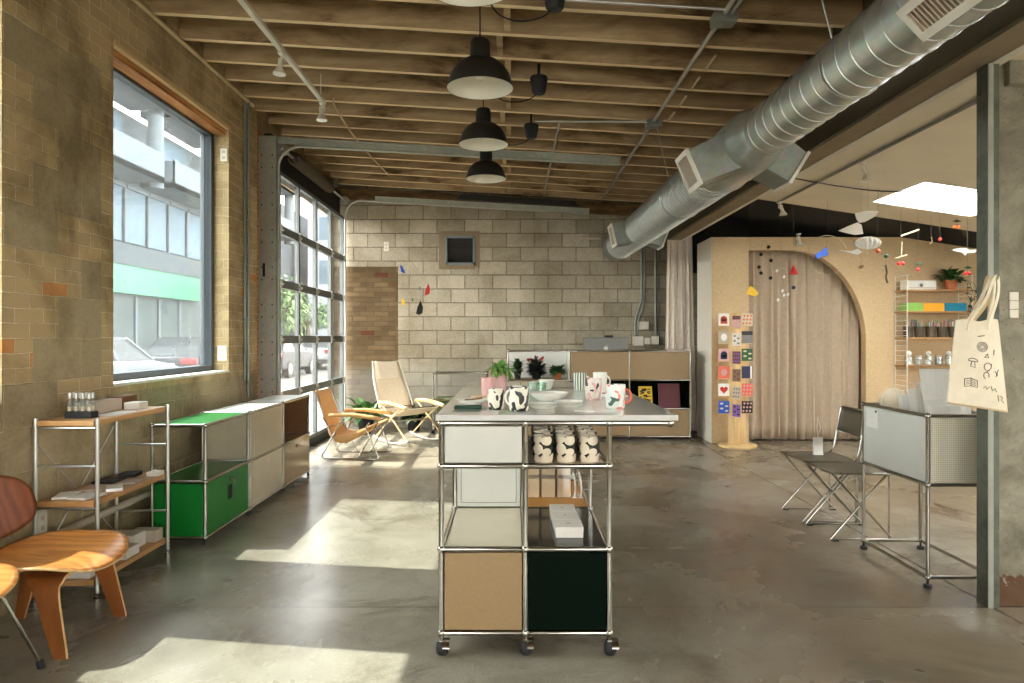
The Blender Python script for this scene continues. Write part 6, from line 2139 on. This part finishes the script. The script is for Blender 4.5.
def build_mobiles():
    def mob(p, label):
        return thing('hanging_mobile', label, 'mobile', p)

    def wires(t, pts, top, r=.0009, m='spring'):
        g = G()
        for a, b in zip(pts[:-1], pts[1:]):
            g.cyl(a, b, r, 5)
        if top is not None:
            g.cyl(pts[0], (pts[0].x, pts[0].y, top(pts[0].x)), r, 5)
        g.build('wire', M[m], t)

    def plate_(g, P, Y, th=.006):
        pts = [at(px, py, Y) for px, py in P]
        n = len(pts)
        V = [p + Vector((0, -th / 2, 0)) for p in pts] + [p + Vector((0, th / 2, 0)) for p in pts]
        g.add(V, [tuple(range(n)), tuple(range(2 * n - 1, n - 1, -1))] + [(i, n + i, n + (i + 1) % n, (i + 1) % n) for i in range(n)])
    # left mobile in front of the block wall
    Y = 8.4
    t = mob(at(412, 262, Y), 'mobile of blue, red, yellow and black petals before the block wall')
    for nm, P in (('blue', [(400, 264.5), (402.5, 266.5), (405, 271.5), (405.2, 273.5), (401, 272)]), ('red', [(428.5, 283.5), (430, 289), (429.5, 294), (424.5, 295.5), (425.5, 290)]),
                  ('yellow', [(402.5, 297.5), (404, 300), (405.8, 304.5), (402, 305.2), (401.6, 301)]), ('matte_black', [(420.5, 300.5), (423, 307), (422.5, 313), (419, 315), (416, 313.5), (417.5, 307)]),
                  ('deep_green', [(412, 298), (413.6, 300), (412.5, 301.5), (411.4, 300)]), ('silver', [(419.2, 286), (421, 288.5), (419.5, 290.5), (418.2, 288.5)])):
        g = G(); plate_(g, P, Y); g.build('petal', M[nm], t)
    wires(t, [at(412, 262, Y), at(403, 265, Y), at(403, 298, Y)], zc)
    wires(t, [at(412, 262, Y), at(428, 284, Y), at(420, 301, Y), at(412.5, 298, Y)], None)
    zr_ = lambda x: zr(x)
    # black ball mobile
    Y = 8.3
    B = [(768.7, 247), (761, 254.5), (771, 260.5), (759, 267), (761, 273), (770.6, 278)]
    t = mob(at(765, 240, Y), 'mobile of six small black balls before the arch curtain')
    for p in B:
        G().sphere(at(p[0], p[1], Y), .021, 14, 9).build('ball', M['matte_black'], t, smooth=60)
    wires(t, [at(765, 240, Y)] + [at(p[0], p[1], Y) for p in B], zr_)
    Y = 8.1
    t = mob(at(781, 262, Y), 'mobile of small white paper birds before the arch curtain')
    for (x, y) in ((777, 271), (784, 277), (782.5, 291), (778, 300), (788, 294.5), (784, 295.5)):
        g = G()
        plate_(g, [(x - 1.6, y + .8), (x, y - 2.2), (x + 1.8, y - .2), (x + .4, y + .6), (x + .3, y + 2.2), (x - .5, y + .8)], Y)
        g.build('paper_bird', M['paper'], t)
    wires(t, [at(781, 262, Y), at(777, 271, Y), at(784, 277, Y), at(782.5, 291, Y), at(778, 300, Y)], zr_)
    Y = 7.9
    t = mob(at(793.7, 264.5, Y), 'mobile of a red cone over a small navy ball before the arch curtain')
    p = at(793.7, 264.8, Y)
    G().lathe([(0, 0), (.050, -.105), (.046, -.105), (0, -.01)], p, 20).build('cone', M['red'], t, smooth=40)
    G().sphere(at(793.6, 287.5, Y), .022, 14, 9).build('ball', M['navy'], t, smooth=60)
    wires(t, [p, at(793.6, 287.5, Y)], zr_)
    Y = 7.7
    t = mob(at(827.5, 236, Y), 'mobile of a blue fish swimming in a thin wire ring')
    c = at(827.5, 255, Y); r = 19.5 * Y / 700
    G().tube([(c.x + r * math.cos(2 * PI * i / 40), c.y, c.z + r * math.sin(2 * PI * i / 40)) for i in range(40)], .0035, 6, closed=True).build('ring', M['cable_beige'], t, smooth=60)
    g = G(); plate_(g, [(814.5, 255.5), (817, 253), (822, 250.5), (826, 246.5), (827, 249), (828, 255), (825, 256.5), (822, 256), (819, 259), (815.5, 257.5)], Y, .012); g.build('fish', M['blue'], t, bevel=.002)
    wires(t, [at(827.5, 236, Y), at(826.5, 247, Y)], zr_)
    Y = 8.0
    t = mob(at(752, 280, Y), 'hanging yellow paper shape at the left edge of the arch')
    g = G(); plate_(g, [(750, 285.5), (753, 287.5), (758.7, 293), (755.5, 296.5), (746.5, 294)], Y, .008); g.build('paper_shape', M['yellow'], t)
    wires(t, [at(750, 285.5, Y), at(752, 290, Y)], zr_)
    # big white bird mobile
    Y = 6.6
    t = mob(at(868, 205, Y), 'large white pleated paper bird mobile, the biggest of the hanging mobiles')

    def fan(P, Q, n, name):
        """Pleated fan between edge P and edge Q (pixel polylines)."""
        g = G()
        V = []
        for i in range(n + 1):
            f = i / n
            dy = .004 if i % 2 else -.004
            a = Vector(P[0]) * (1 - f) + Vector(P[1]) * f; b = Vector(Q[0]) * (1 - f) + Vector(Q[1]) * f
            V += [at(a.x, a.y, Y + dy), at(b.x, b.y, Y + dy)]
        g.add(V, [(2 * i, 2 * i + 1, 2 * i + 3, 2 * i + 2) for i in range(n)])
        g.build(name, M['paper'], t, solid=.004)
    g = G(); plate_(g, [(855, 213.5), (866, 211), (879, 211.5), (874, 217), (865, 222), (859, 223), (856.5, 219)], Y, .014); g.build('upper_wing', M['paper'], t, bevel=.003)
    g = G(); plate_(g, [(838, 230.8), (847, 226.5), (857, 222.5), (861.5, 225), (863, 234), (855, 235), (846, 233)], Y + .03, .014); g.build('tail_fan', M['paper'], t, bevel=.003)
    g = G().sphere(at(868, 243, Y), .088, 30, 12, (1.28, 1.0, .66))
    c_ = at(868, 243, Y)
    for k in range(len(g.v)):
        d_ = g.v[k] - c_
        g.v[k] = c_ + d_ * (1.0 + (.05 if k % 2 else -.05))
    g.build('pleated_body', M['paper'], t, smooth=20)
    g = G(); plate_(g, [(838, 250), (851, 251.3), (858, 248.5), (862, 252.5), (857, 254.8), (849, 252.6)], Y - .02, .012); g.build('lower_wing', M['paper'], t, bevel=.002)
    wires(t, [at(868, 212, Y), at(864, 223, Y), at(868, 236, Y)], zr_)
    wires(t, [at(876, 235, Y), at(874, 240, Y)], None)
    Y = 6.9
    t = mob(at(878, 243, Y), 'mobile of purple, orange and green balls with a twig')
    for p, m in (((872, 247), 'purple'), ((878, 251), 'orange'), ((886, 256), 'deep_green')):
        G().sphere(at(p[0], p[1], Y), .022, 14, 9).build('ball', M[m], t, smooth=60)
    G().tube([at(885.5, 265, Y), at(886.8, 272, Y), at(886, 277, Y), at(887.5, 283, Y)], .010, 6, 3).build('twig', M['twig'], t, smooth=60)
    wires(t, [at(878, 243, Y), at(872, 247, Y), at(878, 251, Y), at(886, 256, Y), at(885.5, 265, Y)], zr_)
    t = mob(at(861, 262, Y), 'single brown dried leaf hanging right of the arch')
    g = G(); plate_(g, [(858, 267), (860, 265.5), (863.5, 265), (863, 267.5), (860.5, 269)], Y, .01); g.build('dried_leaf', M['brown'], t)
    wires(t, [at(861, 262, Y), at(861, 266, Y)], zr_)

    def cherry(px, py, leafy, label, Y=7.6, two=True, red='red'):
        t = mob(at(px, py - 10, Y), label)
        for dx in ((-2, 2) if two else (0,)):
            G().sphere(at(px + dx, py, Y), .020, 12, 8).build('cherry', M[red], t, smooth=60)
        if leafy:
            g = G(); plate_(g, [(px - 4, py - 5.5), (px, py - 7.5), (px + 5, py - 5.5), (px, py - 4.6)], Y, .01); g.build('leaf', M['leaf_dark'], t)
        wires(t, [at(px, py - 10, Y), at(px, py, Y)], zr_)
        return t
    t = cherry(900.8, 263.5, False, 'pair of red cherries hanging below crossed twigs')
    g = G().cyl(at(895, 258.5, 7.6), at(907, 254.8, 7.6), .006, 6).cyl(at(902, 242, 7.6), at(901.5, 256, 7.6), .004, 6)
    g.cyl(at(901, 236, 7.6), at(919, 229.5, 7.6), .009, 6); g.build('twig', M['cable_beige'], t)
    cherry(918, 269.5, True, 'single red cherry under a dark green leaf', two=False)
    cherry(940, 239.5, False, 'single red ball hanging near the shaded ceiling edge', two=False)
    cherry(956.5, 227, True, 'pair of orange cherries under a leaf beneath the roof light', red='orange')
    cherry(967.5, 273.5, True, 'pair of red cherries hanging beside the potted trailing plant')
    Y = 7.6
    t = mob(at(930.5, 236, Y), 'small dark wire hook hanging between the cherries')
    G().tube([at(931, 237, Y), at(932, 241, Y), at(930.5, 244, Y), at(928.3, 243.5, Y)], .006, 6, 4).build('hook', M['twig'], t, smooth=60)
    wires(t, [at(931, 236, Y), at(931, 237, Y)], zr_)
    Y = 6.8
    t = mob(at(968, 245, Y), 'pale blue paper bird with spread wings beside the column')
    g = G(); plate_(g, [(951.5, 250.2), (958, 248.4), (966, 248), (969, 250), (977, 249.5), (974, 253), (967, 253), (965, 255.8), (962, 252.6), (957, 251.5)], Y, .008); g.build('paper_bird', M['paper'], t)
    wires(t, [at(967, 245, Y), at(967, 249, Y)], zr_)


# ------------------------------------------------------------------ light and camera
def build_light():
    w = bpy.data.worlds.new('overcast_bright_sky')
    scene.world = w
    w.use_nodes = True
    nt = w.node_tree
    nt.nodes.clear()
    out = nt.nodes.new('ShaderNodeOutputWorld'); bg = nt.nodes.new('ShaderNodeBackground')
    tc = nt.nodes.new('ShaderNodeTexCoord'); sp = nt.nodes.new('ShaderNodeSeparateXYZ'); cr = nt.nodes.new('ShaderNodeValToRGB')
    nt.links.new(tc.outputs['Generated'], sp.inputs[0]); 
    mr = nt.nodes.new('ShaderNodeMapRange'); mr.inputs['From Min'].default_value = -.3; mr.inputs['From Max'].default_value = 1
    nt.links.new(sp.outputs['Z'], mr.inputs['Value']); nt.links.new(mr.outputs[0], cr.inputs['Fac'])
    e = cr.color_ramp.elements
    e[0].position = 0; e[0].color = (.42, .40, .36, 1)
    e[1].position = 1; e[1].color = (.74, .77, .80, 1)
    for p, c in ((.20, (.42, .40, .36, 1)), (.235, (.92, .90, .86, 1)), (.5, (.85, .85, .84, 1))):
        k = e.new(p); k.color = c
    nt.links.new(cr.outputs[0], bg.inputs['Color'])
    bg.inputs['Strength'].default_value = SKY
    nt.links.new(bg.outputs[0], out.inputs['Surface'])
    sd = bpy.data.lights.new('sun', 'SUN'); sd.energy = SUN; sd.angle = math.radians(.55); sd.color = (1.0, .95, .87)
    so = bpy.data.objects.new('sun', sd); COL.objects.link(so)
    d = Vector((1.0, -.15, -1.38)).normalized()
    so.rotation_euler = d.to_track_quat('-Z', 'Y').to_euler(); so.location = (-10, 5, 12)


def build_camera():
    cd = bpy.data.cameras.new('camera'); co = bpy.data.objects.new('camera', cd); COL.objects.link(co)
    cd.sensor_fit = 'HORIZONTAL'; cd.sensor_width = 36; cd.lens = FPX / 1024 * 36
    cd.shift_y = -(341.5 - HY) / 1024
    co.location = (0, 0, CAM_H); co.rotation_euler = (PI / 2, 0, 0)
    cd.clip_start = .05; cd.clip_end = 300
    scene.camera = co
    vs = scene.view_settings
    vs.view_transform = 'Standard'; vs.look = 'None'; vs.gamma = 1; vs.exposure = EXPOSURE
    vs.use_curve_mapping = False
    c = scene.cycles
    c.use_denoising = True
    c.use_adaptive_sampling = False
    c.max_bounces = 10; c.diffuse_bounces = 6; c.glossy_bounces = 4; c.transparent_max_bounces = 16
    c.sample_clamp_indirect = 6
    c.caustics_reflective = False; c.caustics_refractive = False


SKY, SUN, EXPOSURE = 4.8, 4.9, 2.6
build_setting()
build_outdoors()
build_services()
build_island()
build_tabletop()
build_cabinets()
build_left_shelf()
build_wood_chairs()
build_sling_chairs()
build_sideboard()
build_card_rack()
build_wall_shelf()
build_bin()
build_totes()
build_mobiles()
build_light()
build_camera()
bpy.context.view_layer.update()
